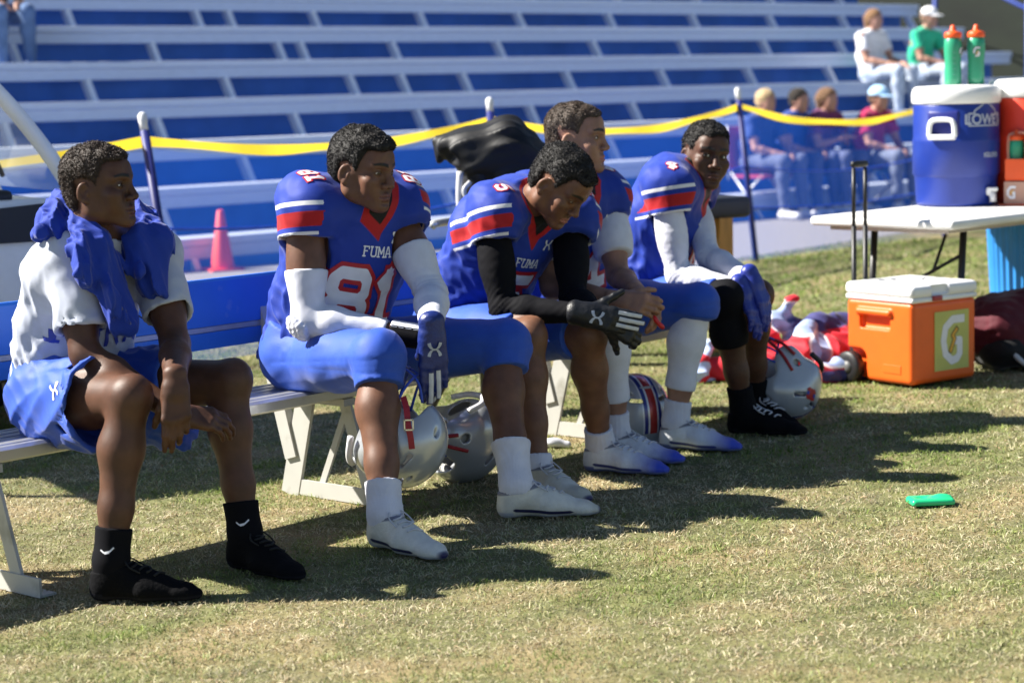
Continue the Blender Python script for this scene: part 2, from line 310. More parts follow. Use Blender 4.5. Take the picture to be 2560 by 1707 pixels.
# ------------------------------------------------------------------ bleachers
ROWS, RISE, RUN, Z0 = 10, 0.34, 0.75, 0.24
def bp(u, b, z): return B0 + BU * u + BN * b + Z * z
def row_u(n, x, z=None):
    """where picture column x meets row n"""
    b = 0.1 + RUN * n; d = ray(x, CY); d = d * (1, 1, 0); o = CAM * (1, 1, 0)
    t = ((B0 - o) @ BN + b) / (d @ BN); return ((o + d * t) - B0) @ BU
def bleachers():
    mp = mat('aluminium_plank', (0.52, 0.58, 0.70), 0.5, 0.06, 12, 0.1, 40, metal=0.1, stretch=(1, 1, 8)); mb_ = mat('bleacher_blue', (0.040, 0.165, 0.52), 0.6, 0.15, 3, 0.1, 30, dirt=((0.025, 0.105, 0.36), 0.5, 0.9, 0.5)); ms = mat('bleacher_frame', (0.80, 0.80, 0.82), 0.5, 0.05)
    t = thing('bleachers', 'long rows of aluminium bleacher seats with blue risers behind the fence', 'bleachers', bp(0, 0, 0)); u0, u1 = -9.0, row_u(6, 2299)
    R = np.stack([BU, BN, Z], 1)
    MB().box(bp((u0 + u1) / 2, 0.16, 0.095), (u1 - u0, 0.05, 0.19), R).build('fascia', mb_, t)
    sup = {1: 427, 2: 634, 3: 425, 4: 597, 5: 420, 6: 531, 7: 600, 8: 500, 9: 480}; pair = {5: 786, 6: 611, 3: 1145, 4: 1030}
    for n in range(ROWS):
        b, z = 0.1 + RUN * n, Z0 + RISE * n; L = u1 - u0; c = (u0 + u1) / 2
        MB().box(bp(c, b + 0.14, z - 0.03), (L, 0.28, 0.06), R, 0.008).build('seat_plank', mp, t); MB().box(bp(c, b + 0.045, z - 0.110), (L, 0.04, 0.095), R, 0.004).build('front_board', mp, t)
        if n: MB().box(bp(c, b + 0.33, z - 0.24), (L - 0.02, 0.03, 0.46), R).build('riser', mb_, t); MB().box(bp(c, b - 0.05, z - 0.445), (L - 0.04, 0.70, 0.04), R).build('footboard', mb_, t)
        us = row_u(n, sup.get(n, 500)); sp = 1.42; k0 = math.ceil((u0 - us) / sp); k1 = math.floor((u1 - us) / sp); pos = [us + k * sp for k in range(k0, k1 + 1)]
        if n in pair: pos.append(row_u(n, pair[n]))
        for u in pos: MB().bar(bp(u, b + 0.08, z - 0.14), bp(u, b - 0.10, z - 0.42), 0.085, 0.05, BU).build('support', ms, t)
    # end railing
    g = thing('railing', 'blue tubular railing at the far end of the bleachers', 'railing', bp(u1 + 0.4, 2, 0)); bm = mat('rail_blue', (0.025, 0.06, 0.33), 0.5)
    pts = [bp(u1 + 0.35, 0.1 + RUN * n, Z0 + RISE * n + 1.0) for n in (1, 8)]
    for n in (2, 4, 6, 8): MB().tube([bp(u1 + 0.35, 0.1 + RUN * n, 0), bp(u1 + 0.35, 0.1 + RUN * n, Z0 + RISE * n + 1.0)], 0.032, 8).build('post', bm, g, True)
    MB().tube(pts, 0.03, 8).build('top_rail', bm, g, True); MB().tube([p - Z * 0.45 for p in pts], 0.025, 8).build('mid_rail', bm, g, True)
bleachers()
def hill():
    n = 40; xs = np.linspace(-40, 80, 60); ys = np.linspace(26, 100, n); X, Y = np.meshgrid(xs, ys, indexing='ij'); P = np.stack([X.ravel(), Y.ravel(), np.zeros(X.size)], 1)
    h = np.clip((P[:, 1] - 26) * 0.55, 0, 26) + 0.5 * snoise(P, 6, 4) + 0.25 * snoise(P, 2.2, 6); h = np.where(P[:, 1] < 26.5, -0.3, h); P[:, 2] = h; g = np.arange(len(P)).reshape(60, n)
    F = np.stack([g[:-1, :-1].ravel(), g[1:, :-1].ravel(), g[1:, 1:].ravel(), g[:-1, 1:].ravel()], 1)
    mk('hillside', P, F, mat('shaded_bank', (0.005, 0.009, 0.0035), 0.95, 0.5, 1.2, 0.8, 6, dirt=((0.022, 0.019, 0.010), 0.7, 0.5, 0.58)), None, True)['kind'] = 'structure'  # tree shade is painted into the near-black base colour; no trees cast it
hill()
# ------------------------------------------------------------------ fence
def fence():
    navy = mat('post_navy', (0.012, 0.018, 0.15), 0.5); wht = mat('post_cap', (0.75, 0.75, 0.76), 0.4); yel = mat('tape_yellow', (0.78, 0.55, 0.03), 0.5, 0.05); _tn = yel.node_tree; _tb = _tn.nodes['Principled BSDF']; _tt = _tn.nodes.new('ShaderNodeBsdfTranslucent'); _tt.inputs[0].default_value = (0.95, 0.72, 0.05, 1); _tm = _tn.nodes.new('ShaderNodeMixShader'); _tm.inputs[0].default_value = 0.4; _tn.links.new(_tb.outputs[0], _tm.inputs[1]); _tn.links.new(_tt.outputs[0], _tm.inputs[2]); _tn.links.new(_tm.outputs[0], _tn.nodes['Material Output'].inputs[0]); cord = mat('net_cord', (0.03, 0.12, 0.75), 0.5)
    net = bpy.data.materials.new('blue_net'); net.use_nodes = True; nt = net.node_tree; b = nt.nodes['Principled BSDF']; b.inputs['Base Color'].default_value = (0.015, 0.12, 0.72, 1); b.inputs['Roughness'].default_value = 0.5
    tp = nt.nodes.new('ShaderNodeBsdfTransparent'); tl = nt.nodes.new('ShaderNodeBsdfTranslucent'); tl.inputs[0].default_value = (0.015, 0.14, 0.8, 1); m1 = nt.nodes.new('ShaderNodeMixShader'); m2 = nt.nodes.new('ShaderNodeMixShader')
    tc = nt.nodes.new('ShaderNodeTexCoord'); no = nt.nodes.new('ShaderNodeTexNoise'); no.inputs['Scale'].default_value = 1.5; nt.links.new(tc.outputs['Object'], no.inputs[0]); mr = nt.nodes.new('ShaderNodeMapRange'); mr.inputs['To Min'].default_value = 0.18; mr.inputs['To Max'].default_value = 0.32; nt.links.new(no.outputs[0], mr.inputs[0])
    m1.inputs[0].default_value = 0.5; nt.links.new(b.outputs[0], m1.inputs[1]); nt.links.new(tl.outputs[0], m1.inputs[2]); nt.links.new(mr.outputs[0], m2.inputs[0]); nt.links.new(tp.outputs[0], m2.inputs[1]); nt.links.new(m1.outputs[0], m2.inputs[2]); nt.links.new(m2.outputs[0], nt.nodes['Material Output'].inputs[0])
    p3 = at_z(1890, 655); posts = [(np.array([-4.6, 7.2, 0]), np.array([-4.7, 7.25, 1.14])), (at_z(455, 925), at_depth(357, 300, 9.4)), (at_z(1252, 795), at_depth(1224, 258, 11.4)), (p3, at_depth(1845, 232, p3 @ FW - CAM @ FW + 0.05)), (at_z(2362, 592), at_depth(2340, 232, 17.6)), (at_z(2362, 592) + np.array([2.6, 3.6, 0]), at_z(2362, 592) + np.array([2.6, 3.6, 1.2]))]
    t = thing('net_fence', 'blue net fence with yellow top tape and navy posts between field and bleachers', 'fence', posts[2][0])
    for a, b_ in posts:
        c = a + (b_ - a) * 0.955; MB().tube([a, c], 0.022, 12).build('post', navy, t, True)
        d = nrm(b_ - a); MB().tube([c, c + d * 0.035, c + d * 0.045, c + d * 0.075, c + d * 0.09], [0.019, 0.019, 0.022, 0.022, 0.010], 12).build('post_cap', wht, t, True)
    for (a0, b0), (a1, b1) in zip(posts[:-1], posts[1:]):
        n = 24; rows = []; L_ = np.linalg.norm(b1 - b0)
        for i in range(n + 1):
            s = i / n; sag = 0.035 * L_ * 4 * s * (1 - s); tp_ = b0 + (b1 - b0) * s - Z * (0.075 + sag); bt = a0 + (a1 - a0) * s; rows.append((tp_, bt))
        Vs = []; F = []; off_ = nrm(np.cross(b1 - b0, Z))
        for i, (tp_, bt) in enumerate(rows): Vs += [tp_ + off_ * 0.010 * math.sin(i * 0.9), tp_ - Z * (0.046 + 0.010 * math.sin(i * 0.7 + L_)) + off_ * 0.014 * math.sin(i * 0.9 + 1.3)]
        off = nrm(np.cross(b1 - b0, Z)) * 0.003; V2 = Vs; m = len(Vs)
        for i in range(n): k = 2 * i; F += [(k, k + 2, k + 3, k + 1)]
        MB().add(V2, F).build('top_tape', yel, t, True)
        Vs = []; F = []
        for i, (tp_, bt) in enumerate(rows): Vs += [tp_ - Z * 0.058, bt + Z * 0.02 + (tp_ - bt) * 0.0]
        for i in range(n): k = 2 * i; F.append((k, k + 1, k + 3, k + 2))
        MB().add(Vs, F).build('net', net, t, True)
        for fr in (0.40, 0.66): MB().tube([tp_ + (bt - tp_) * fr for tp_, bt in rows], 0.008, 6).build('net_cord', cord, t, True)
fence()
# ------------------------------------------------------------------ team bench
def bench():
    al = mat('bench_aluminium', (0.50, 0.50, 0.50), 0.35, 0.08, 6, 0.05, 50, metal=0.7, dirt=((0.22, 0.21, 0.19), 0.6, 5, 0.52)); bl_ = mat('backrest_blue', (0.020, 0.13, 0.55), 0.35, 0.08, 5, 0.05, 30, dirt=((0.35, 0.40, 0.5), 0.35, 14, 0.66)); lg = mat('leg_cream', (0.46, 0.455, 0.42), 0.5, 0.06, 8, dirt=((0.16, 0.15, 0.11), 0.7, 9, 0.58)); gr = mat('bench_trim', (0.36, 0.38, 0.40), 0.4, 0.05, metal=0.5)
    u0, u1 = 1.2, 6.45; t = thing('team_bench', 'aluminium team bench with blue backrest under the seated players', 'bench', bl(4, -0.12, 0))
    prof = [(-0.25, 0.345), (-0.25, 0.366), (-0.244, 0.372)]
    for i in range(5): a = -0.232 + i * 0.047; prof += [(a, 0.372), (a + 0.003, 0.369), (a + 0.012, 0.369), (a + 0.015, 0.372)]
    prof += [(-0.010, 0.372), (0.0, 0.364), (0.0, 0.338), (-0.008, 0.332), (-0.24, 0.332)]
    MB().prism([(w, z) for w, z in prof], bl(u0, 0, 0), V, Z, U, u1 - u0).build('seat', al, t)
    w = -0.38; q = [(w, 0.555), (w - 0.03, 0.555), (w - 0.036, 0.69), (w - 0.028, 0.70), (w - 0.008, 0.70), (w, 0.692)]
    MB().prism(q, bl(u0, 0, 0), V, Z, U, u1 - u0).build('backrest', bl_, t)
    MB().prism([(w - 0.002, 0.538), (w - 0.026, 0.538), (w - 0.026, 0.553), (w - 0.002, 0.553)], bl(u0, 0, 0), V, Z, U, u1 - u0).build('backrest_rail', gr, t)
    MB().prism([(w, 0.485), (w - 0.028, 0.485), (w - 0.028, 0.536), (w, 0.536)], bl(u0, 0, 0), V, Z, U, u1 - u0).build('lower_back_plank', bl_, t)
    ul = (at_z(752, 1238) @ U, at_z(1395, 1088) @ U); step = ul[1] - ul[0]
    for k in (-2, -1, 0, 1, 2):
        u = ul[0] + k * step
        if not u0 < u < u1: continue
        g = MB(); g.bar(bl(u, -0.20, 0.33), bl(u, -0.29, 0.0), 0.012, 0.075, V); g.build('rear_leg', lg, t)
        MB().bar(bl(u + 0.012, -0.02, 0.325), bl(u + 0.012, -0.16, 0.035), 0.022, 0.010, U).build('brace', lg, t)
        MB().bar(bl(u + 0.006, -0.04, 0.325), bl(u + 0.006, 0.06, 0.03), 0.010, 0.045, V).build('front_leg', lg, t)
        g = MB(); g.bar(bl(u, -0.31, 0.028), bl(u, 0.16, 0.028), 0.008, 0.05, Z); g.bar(bl(u + 0.022, -0.31, 0.006), bl(u + 0.022, 0.16, 0.006), 0.05, 0.006, Z); g.build('foot_rail', lg, t)
        MB().bar(bl(u, -0.24, 0.318), bl(u, -0.01, 0.318), 0.05, 0.022, Z).build('seat_bracket', lg, t)
        MB().bar(bl(u, -0.27, 0.12), bl(u, -0.43, 0.68), 0.03, 0.05, V).build('back_post', lg, t)
bench()
# ------------------------------------------------------------------ people materials
M = {}
def skin(name, c, lip, sp=0.32, rough=0.48):
    m = mat(name, c, rough, 0.22, 22, 0.12, 700, spec=sp, sss=0.08)
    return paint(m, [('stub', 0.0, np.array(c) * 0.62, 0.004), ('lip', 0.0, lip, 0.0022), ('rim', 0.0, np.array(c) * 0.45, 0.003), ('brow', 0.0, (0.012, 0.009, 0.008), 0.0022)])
M['eye'] = paint(mat('eyeball', (0.62, 0.58, 0.55), 0.15, 0.03), [('iris', 0.52, (0.035, 0.016, 0.008), 0.05), ('iris', 0.22, (0.004, 0.003, 0.003), 0.04)])
M['skin1'] = skin('skin_deep_brown', (0.090, 0.041, 0.024), (0.10, 0.043, 0.033))
M['skin81'] = skin('skin_brown', (0.145, 0.068, 0.041), (0.15, 0.065, 0.055))
M['skin5'] = skin('skin_warm_brown', (0.165, 0.077, 0.045), (0.30, 0.12, 0.095))
M['skin4'] = skin('skin_tan', (0.31, 0.165, 0.11), (0.42, 0.17, 0.13))
M['skin7'] = skin('skin_dark_brown', (0.082, 0.036, 0.021), (0.11, 0.048, 0.038))
def hairm(n, c): return mat(n, c, 0.5, 0.4, 300, 0.35, 500, spec=0.35)
M['hair1'] = hairm('hair_dark_brown', (0.038, 0.024, 0.017)); M['hair81'] = hairm('hair_black', (0.014, 0.012, 0.011)); M['hair5'] = hairm('hair_black_curls', (0.013, 0.011, 0.010)); M['hair4'] = hairm('hair_brown', (0.070, 0.048, 0.034)); M['hair7'] = hairm('hair_jet', (0.015, 0.013, 0.012))
# ------------------------------------------------------------------ people
def pcut(p, *planes):
    """a solid trimmed by planes (point, outward normal)"""
    pl = [(np.asarray(q, float), nrm(n)) for q, n in planes]
    def f(X):
        d = p[2](X)
        for q, n in pl: d = np.maximum(d, (X[0] - q[0]) * n[0] + (X[1] - q[1]) * n[1] + (X[2] - q[2]) * n[2])
        return d
    return p[0], p[1], f
def poly_sd(P, yy, zz):
    d = np.full(np.broadcast(yy, zz).shape, 9.0); s = np.ones_like(d); n = len(P)
    for i in range(n):
        a = np.array(P[i]); b = np.array(P[(i + 1) % n]); ex, ez = b - a; wx = yy - a[0]; wz = zz - a[1]
        t = np.clip((wx * ex + wz * ez) / (ex * ex + ez * ez), 0, 1); d = np.minimum(d, (wx - ex * t) ** 2 + (wz - ez * t) ** 2)
        c1 = zz >= a[1]; c2 = zz < b[1]; c3 = ex * wz > ez * wx; flip = (c1 & c2 & c3) | (~c1 & ~c2 & ~c3); s = np.where(flip, -s, s)
    return np.sqrt(d) * s
def joinm(parts):
    """parts: (V, F, attrs)"""
    keys = sorted({k for p in parts for k in p[2]}); Vs = []; Fs = []; n = 0; A = {k: [] for k in keys}
    for v, f, a in parts:
        Vs.append(v); Fs.append(f + n); n += len(v)
        for k in keys: A[k].append(np.asarray(a.get(k, np.full(len(v), 9.0))))
    return np.vstack(Vs), np.vstack(Fs), {k: np.concatenate(A[k]) for k in keys}
def head_mesh(o):
    """head in its own frame: x to its right, y forward, z up, origin at eye level between the ears"""
    nw, jw, lp = o.get('nose', 1.0), o.get('jaw', 1.0), o.get('lips', 1.0); f = Fld((-0.105, -0.13, -0.20), (0.105, 0.135, 0.135), 0.0022)
    A = lambda p, k=0.02: f.add(p, k)
    A(ell((0, -0.016, 0.036), (0.074, 0.096, 0.078)), 0.0)
    A(ell((0, 0.022, -0.018), (0.065, 0.068, 0.082)), 0.03)
    A(ell((0, 0.062, 0.042), (0.05, 0.034, 0.04)), 0.03)                                   # forehead
    for s in (-1, 1):
        A(cone((s * 0.052 * jw, -0.002, -0.068), (s * 0.02 * jw, 0.07, -0.103), 0.021, 0.017), 0.028)
        A(cone((s * 0.058, -0.004, -0.02), (s * 0.053 * jw, -0.002, -0.068), 0.018, 0.02), 0.03)
        A(ell((s * 0.047, 0.062, -0.027), (0.021, 0.021, 0.017)), 0.02)                      # cheekbone
        A(ell((s * 0.038, 0.060, -0.053), (0.022, 0.020, 0.026)), 0.025)
        A(cone((s * 0.010, 0.090, 0.018), (s * 0.047, 0.071, 0.020), 0.0115, 0.010), 0.016)   # brow ridge
    A(ell((0, 0.081, -0.106), (0.023 * jw, 0.015, 0.016)), 0.018)                            # chin
    A(ell((0, 0.076, -0.072), (0.036, 0.0180, 0.028)), 0.02)                                  # muzzle
    for s in (-1, 1):
        f.cut(ell((s * 0.033, 0.096, 0.0005), (0.019, 0.015, 0.0115)), 0.014)                 # socket
        A(ell((s * 0.032, 0.0735, -0.001), (0.0175, 0.0148, 0.0138)), 0.006)                  # lids
    A(cone((0, 0.089, 0.008), (0, 0.101, -0.022), 0.0085, 0.0100 * nw), 0.012)
    A(ell((0, 0.108, -0.036), (0.0125 * nw, 0.0118, 0.0105)), 0.010)
    for s in (-1, 1):
        A(ell((s * 0.0150 * nw, 0.098, -0.0405), (0.0090 * nw, 0.0120, 0.0085)), 0.006)
        f.cut(ell((s * 0.0085 * nw, 0.106, -0.0485), (0.0048, 0.006, 0.0045)), 0.003)
    for s in (-1, 1):
        A(cone((s * 0.004, 0.0945, -0.0672), (s * 0.026, 0.0840, -0.0735), 0.0066 * lp, 0.0036), 0.005)
        A(cone((s * 0.008, 0.0915, -0.0805), (s * 0.024, 0.0840, -0.0755), 0.0076 * lp, 0.0036), 0.005)
    A(cone((-0.008, 0.0915, -0.0805), (0.008, 0.0915, -0.0805), 0.0076 * lp, 0.0076 * lp), 0.005)
    for s in (-1, 1): f.cut(cone((0, 0.1020, -0.0738), (s * 0.027, 0.0915, -0.0748), 0.0021, 0.0016, ((0, 1, 0), 2.4)), 0.002)
    f.cut(ell((0, 0.0985, -0.0925), (0.02, 0.008, 0.006)), 0.008)
    op = o.get('open', 1.0)
    for s in (-1, 1): f.cut(ell((s * 0.0325, 0.0885, -0.0015), (0.0138, 0.016, 0.0042 * op)), 0.0025)
    for s in (-1, 1):                                                                        # ears
        Re = np.array(Matrix.Rotation(rad(s * 24), 3, 'Z') @ Matrix.Rotation(rad(-12), 3, 'X'))
        c = np.array((s * 0.0815, -0.012, -0.012))
        A(ell(c, (0.0072, 0.0172, 0.0285), Re), 0.006); f.cut(ell(c + Re @ np.array((s * 0.0078, 0.003, 0.003)), (0.0075, 0.0108, 0.0180), Re), 0.004)
        A(ell(c + np.array((0, 0.006, -0.026)), (0.0065, 0.0095, 0.010), Re), 0.005); A(ell(c + np.array((-s * 0.003, 0.013, -0.006)), (0.004, 0.005, 0.008)), 0.004)
    A(cone((0, -0.028, -0.05), (0, -0.040, -0.130), 0.053, 0.050), 0.03)                       # neck
    v, q = f.mesh()
    q = q[(v[q][:, :, 2].max(1) > -0.199)]
    x, y, z = v.T; ax = np.abs(x)
    lip = np.maximum(np.maximum(np.abs(z + 0.0738) - 0.0118 * lp * np.sqrt(np.clip(1 - (ax / 0.029) ** 2, 0, 1)), ax - 0.029), 0.078 - y)
    brow_c = 0.0225 + 0.004 * np.sin(np.clip((ax - 0.012) / 0.04, 0, 1) * 2.6) ; bt = 0.0055 - 0.0028 * np.clip((ax - 0.03) / 0.026, 0, 1)
    brow = np.maximum(np.maximum(np.abs(z - brow_c) - bt, ax - 0.056), np.maximum(0.0105 - ax, 0.05 - y))
    stub = np.maximum(np.maximum(np.abs(z + 0.0575) - 0.0050, ax - 0.026), 0.076 - y)         # moustache shade
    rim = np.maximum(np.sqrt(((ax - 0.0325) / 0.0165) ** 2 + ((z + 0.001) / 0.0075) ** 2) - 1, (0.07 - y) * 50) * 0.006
    return v, q, dict(lip=lip, brow=brow, stub=stub, rim=rim)
def hair_mesh(o):
    t, wl, amp = o.get('thick', 0.018), o.get('wl', 0.0085), o.get('amp', 0.0022); f = Fld((-0.115, -0.145, -0.12), (0.115, 0.135, 0.165), 0.0023)
    e = t; eb = t * 0.55
    f.add(ell((0, -0.016, 0.036), (0.074 + e * 0.55, 0.096 + eb, 0.078 + e)), 0.0)
    f.add(ell((0, 0.055, 0.048), (0.05 + e * 0.5, 0.036 + e * 0.75, 0.044 + e)), 0.03)
    f.add(ell((0, -0.04, -0.03), (0.06 + e * 0.3, 0.055 + e * 0.4, 0.06)), 0.04)
    hl = o.get('hl', 0.0)
    P = [(0.16, 0.066 + hl), (0.086, 0.066 + hl), (0.060, 0.058 + hl), (0.049, 0.036), (0.036, 0.014), (0.026, -0.024), (0.012, -0.03), (0.010, 0.014), (-0.014, 0.022), (-0.034, 0.008), (-0.036, -0.03), (-0.05, -0.072), (-0.2, -0.085), (-0.2, 0.25), (0.16, 0.25)]
    yy = f.ax[1][:, None]; zz = f.ax[2][None, :]; sd = poly_sd(P, yy, zz)
    if sd[np.argmin(abs(f.ax[1] + 0.05)), np.argmin(abs(f.ax[2] - 0.1))] > 0: sd = -sd
    sd = sd[None].astype(np.float32); k = o.get('edge', 0.022); a = f.d; h_ = np.maximum(k - np.abs(a - sd), 0) / k; f.d = np.maximum(a, sd) + h_ * h_ * k * 0.25
    m = np.abs(f.d) < 0.013; i = np.nonzero(m); Pp = np.stack([f.ax[j][i[j]] for j in range(3)], 1); rng = np.random.default_rng(o.get('seed', 1))
    f.d[i] += (0.003 * snoise(Pp, 0.06, 3) + 0.0035).astype(np.float32)
    v, q = f.mesh(); n_ = o.get('curls', 6000); R_ = o.get('curl', 0.0036); e1 = v[q[:, 1]] - v[q[:, 0]]; e2 = v[q[:, 2]] - v[q[:, 0]]; fn_ = np.cross(e1, e2); fn_ /= np.linalg.norm(fn_, axis=1)[:, None] + 1e-12
    k_ = rng.choice(len(q), n_); c = v[q[k_]].mean(1); nn = fn_[k_]; c = c + nn * rng.uniform(-0.0015, 0.0022, (n_, 1)); ax = rng.normal(size=(n_, 3)); ax /= np.linalg.norm(ax, axis=1)[:, None]   # open coils of hair
    b1 = np.cross(ax, nn + 0.3 * rng.normal(size=(n_, 3))); b1 /= np.linalg.norm(b1, axis=1)[:, None] + 1e-9; b2 = np.cross(ax, b1); rr = R_ * rng.uniform(0.6, 1.3, n_)[:, None]; m_ = 7; Vs = []; w_ = o.get('strand', 0.0007)
    for i_ in range(m_):
        t_ = i_ / (m_ - 1) * 5.0; pt = c + rr * (math.cos(t_) * b1 + math.sin(t_) * b2) + ax * rr * 0.35 * (i_ / (m_ - 1) - 0.5); Vs += [pt - ax * w_, pt + ax * w_]
    Vs = np.stack(Vs, 1); base = (np.arange(n_) * 2 * m_)[:, None]; F_ = np.vstack([np.hstack([base + 2 * i_, base + 2 * i_ + 1, base + 2 * i_ + 3, base + 2 * i_ + 2]) for i_ in range(m_ - 1)])
    return np.vstack([v, Vs.reshape(-1, 3)]), np.vstack([q, F_ + len(v)])
def hand_prims(wr, d, bk, side, curl=0.35, s=1.0, e=0.0, spread=0.0, thumb=None, curls=None, tcurl=0.3):
    """side +1 = right hand; d towards the fingers, bk out of the back of the hand; returns prims and fingertip chains"""
    d = nrm(d); bk = nrm(bk - d * (bk @ d)); th = nrm(np.cross(bk, d)) * side; P = []; chains = []
    lat = (0.0285, 0.0095, -0.0100, -0.0280); kn = (0.088, 0.092, 0.087, 0.078)
    ln = ((0.043, 0.026, 0.021), (0.047, 0.030, 0.022), (0.043, 0.028, 0.021), (0.034, 0.020, 0.019)); rr = ((0.0100, 0.0088, 0.0076), (0.0102, 0.009, 0.0078), (0.0097, 0.0085, 0.0074), (0.0086, 0.0075, 0.0066))
    for i in range(4):
        base = wr + (d * 0.008 + th * lat[i] * 0.62) * s; k = wr + (d * kn[i] + th * lat[i]) * s
        P.append((cone(base, k, 0.0165 * s + e, 0.0118 * s + e), 0.014))
        c = (curls[i] if curls is not None else curl); dd = nrm(d + th * (1.5 - i) * spread); ax = np.cross(dd, -bk); p = k; ch = [k]
        for j in range(3):
            ang = c * (0.8, 1.15, 0.75)[j]; dd = dd * math.cos(ang) + np.cross(ax, dd) * math.sin(ang) + ax * (ax @ dd) * (1 - math.cos(ang)); dd = nrm(dd)
            q = p + dd * ln[i][j] * s; P.append((cone(p, q, rr[i][j] * s + e, (rr[i][j] - 0.0008) * s + e), 0.005 if j else 0.008)); p = q; ch.append(q)
        chains.append(ch)
    tb = wr + (d * 0.022 + th * 0.020 - bk * 0.008) * s; td = nrm(thumb) if thumb is not None else nrm(d * 0.75 + th * 0.55 - bk * 0.35); p = tb; ax = nrm(np.cross(td, -bk + 0.3 * d)); ch = [tb]
    for j, (L_, r_) in enumerate(((0.046, 0.0150), (0.036, 0.0112), (0.028, 0.0098))):
        q = p + td * L_ * s; P.append((cone(p, q, r_ * s + e, (r_ - 0.002) * s + e), 0.010 if j == 0 else 0.006)); p = q; ch.append(q)
        ang = tcurl; td = nrm(td * math.cos(ang) + np.cross(ax, td) * math.sin(ang))
    chains.append(ch)
    P.append((cone(wr - d * 0.03 * s, wr + d * 0.02 * s, 0.0255 * s + e * 2.5, 0.024 * s + e * 2, (th, 1.25)), 0.014))
    return P, chains
class Person:
    def __init__(s, J, sc=1.0, mass=1.0, hd=None, label='', group=None):
        s.J = {k: bl(*v) for k, v in J.items()}; s.s = sc; s.m = mass; j = s.J
        s.L = nrm(j['shL'] - j['shR']); s.T = nrm(j['neck'] - j['pel']); s.L = nrm(s.L - s.T * (s.L @ s.T)); s.Fd = nrm(np.cross(s.L, s.T))
        s.R = np.stack([s.L, s.Fd, s.T], 1); base = (j['ankR'] + j['ankL']) / 2; base = np.array([j['pel'][0], j['pel'][1], 0.0])
        s.root = thing('person', label, 'person', base, group)
        hf, hu, hs = hd; s.hf = nrm(hf); s.hu = nrm(hu - s.hf * (hu @ s.hf)); s.hr = np.cross(s.hf, s.hu); s.HR = np.stack([s.hr, s.hf, s.hu], 1); s.hs = hs
    slouch = 0.05
    def spine(s, t):
        j = s.J; p = j['pel'] + (j['neck'] - j['pel']) * t; return p - s.Fd * s.slouch * math.sin(math.pi * t)
    def torso(s, e=0.0):
        r = s.s * s.m; S = s.spine; L = s.L; f = lambda a, b, ra, rb, fl, k=0.03: (cone(S(a), S(b), ra * r + e, rb * r + e, (L, fl)), k)
        return [f(0.0, 0.3, 0.112, 0.104, 1.42), f(0.3, 0.68, 0.104, 0.118, 1.42), f(0.68, 0.9, 0.116, 0.085, 1.5)] + \
               [(cone(s.J['neck'] - s.T * 0.03, s.J['sh' + q], 0.055 * r + e, 0.06 * r + e), 0.04) for q in 'RL'] + \
               [(ell(s.J['hip' + q] - s.Fd * 0.03 + Z * 0.0, (0.098 * r + e, 0.11 * r + e, 0.092 * r + e), s.R), 0.04) for q in 'RL']
    def arm(s, q, e=0.0):
        j = s.J; r = s.s * s.m; a, b, c = j['sh' + q], j['el' + q], j['wr' + q]; m = b + (c - b) * 0.3
        return [(ell(a, (0.064 * r + e,) * 3), 0.03), (cone(a, b, 0.051 * r + e, 0.039 * r + e), 0.03), (ell(a + (b - a) * 0.5, (0.0495 * r + e, 0.10, 0.0495 * r + e), frame(b - a, s.Fd)), 0.03),
                (cone(b, m, 0.037 * r + e, 0.040 * r + e), 0.02), (cone(m, c, 0.040 * r + e, 0.026 * s.s + e), 0.02)]
    def leg(s, q, e=0.0, thigh=True, shin=True):
        j = s.J; r = s.s * (0.5 + 0.5 * s.m) * 0.93; h, k, a = j['hip' + q], j['kne' + q], j['ank' + q]; sh = nrm(a - k); fw = nrm(np.cross(np.cross(k - h, sh), sh)); fw = fw if fw @ (k - h) > 0 else -fw
        P = []
        if thigh: P += [(cone(h, h + (k - h) * 0.5, 0.090 * r + e, 0.082 * r + e), 0.03), (cone(h + (k - h) * 0.5, k, 0.082 * r + e, 0.060 * r + e), 0.03)]
        if shin:
            c = k + (a - k) * 0.32 - fw * 0.014; d = k + (a - k) * 0.68 - fw * 0.006
            P += [(ell(k + fw * 0.018 - sh * 0.008, (0.046 * r + e, 0.046 * r + e, 0.054 * r + e), frame(fw, sh)), 0.02), (cone(k, c, 0.053 * r + e, 0.060 * r + e), 0.025), (cone(c, d, 0.060 * r + e, 0.044 * r + e), 0.03), (cone(d, a, 0.044 * r + e, 0.036 * s.s + e), 0.03)]
        return P
    def foot_frame(s, q):
        j = s.J; a, t = j['ank' + q], j['toe' + q]; f = nrm((t - a) * (1, 1, 0)); heel = a * (1, 1, 0) - f * 0.062 * s.s; return heel, f
    def part(s, name, prims, h, mat_, planes=(), cuts=(), warp=None, attrs=None, pad=0.02, parent=None, smooth=True):
        f = field_of(prims, h, pad)
        for c, k in cuts: f.cut(c, k)
        for p, n in planes: f.plane(p, n)
        if warp: f.warp(warp)
        v, q = f.mesh(); o = mk(name, v, q, mat_, parent or s.root, smooth, attrs=attrs(v) if attrs else None); return o, v, q
    def body(s, skin, ho, hands=()):
        P = s.torso() + [x for q in 'RL' for x in s.arm(q)] + [x for q in 'RL' for x in s.leg(q)]
        for q in 'RL':
            heel, f = s.foot_frame(q); a = s.J['ank' + q]; P += [(cone(a, heel + f * 0.03 + Z * 0.045, 0.033, 0.025), 0.015), (cone(heel + f * 0.06 + Z * 0.042, heel + f * 0.22 + Z * 0.03, 0.026, 0.018), 0.01)]
        hc = s.J['head']; P.append((cone(s.J['neck'] - s.T * 0.02, hc - s.hu * 0.08 * s.hs - s.hf * 0.03, 0.062 * s.s, 0.056 * s.hs), 0.03))
        v, q = field_of(P, 0.0065).mesh(); parts = [(v, q, {})]
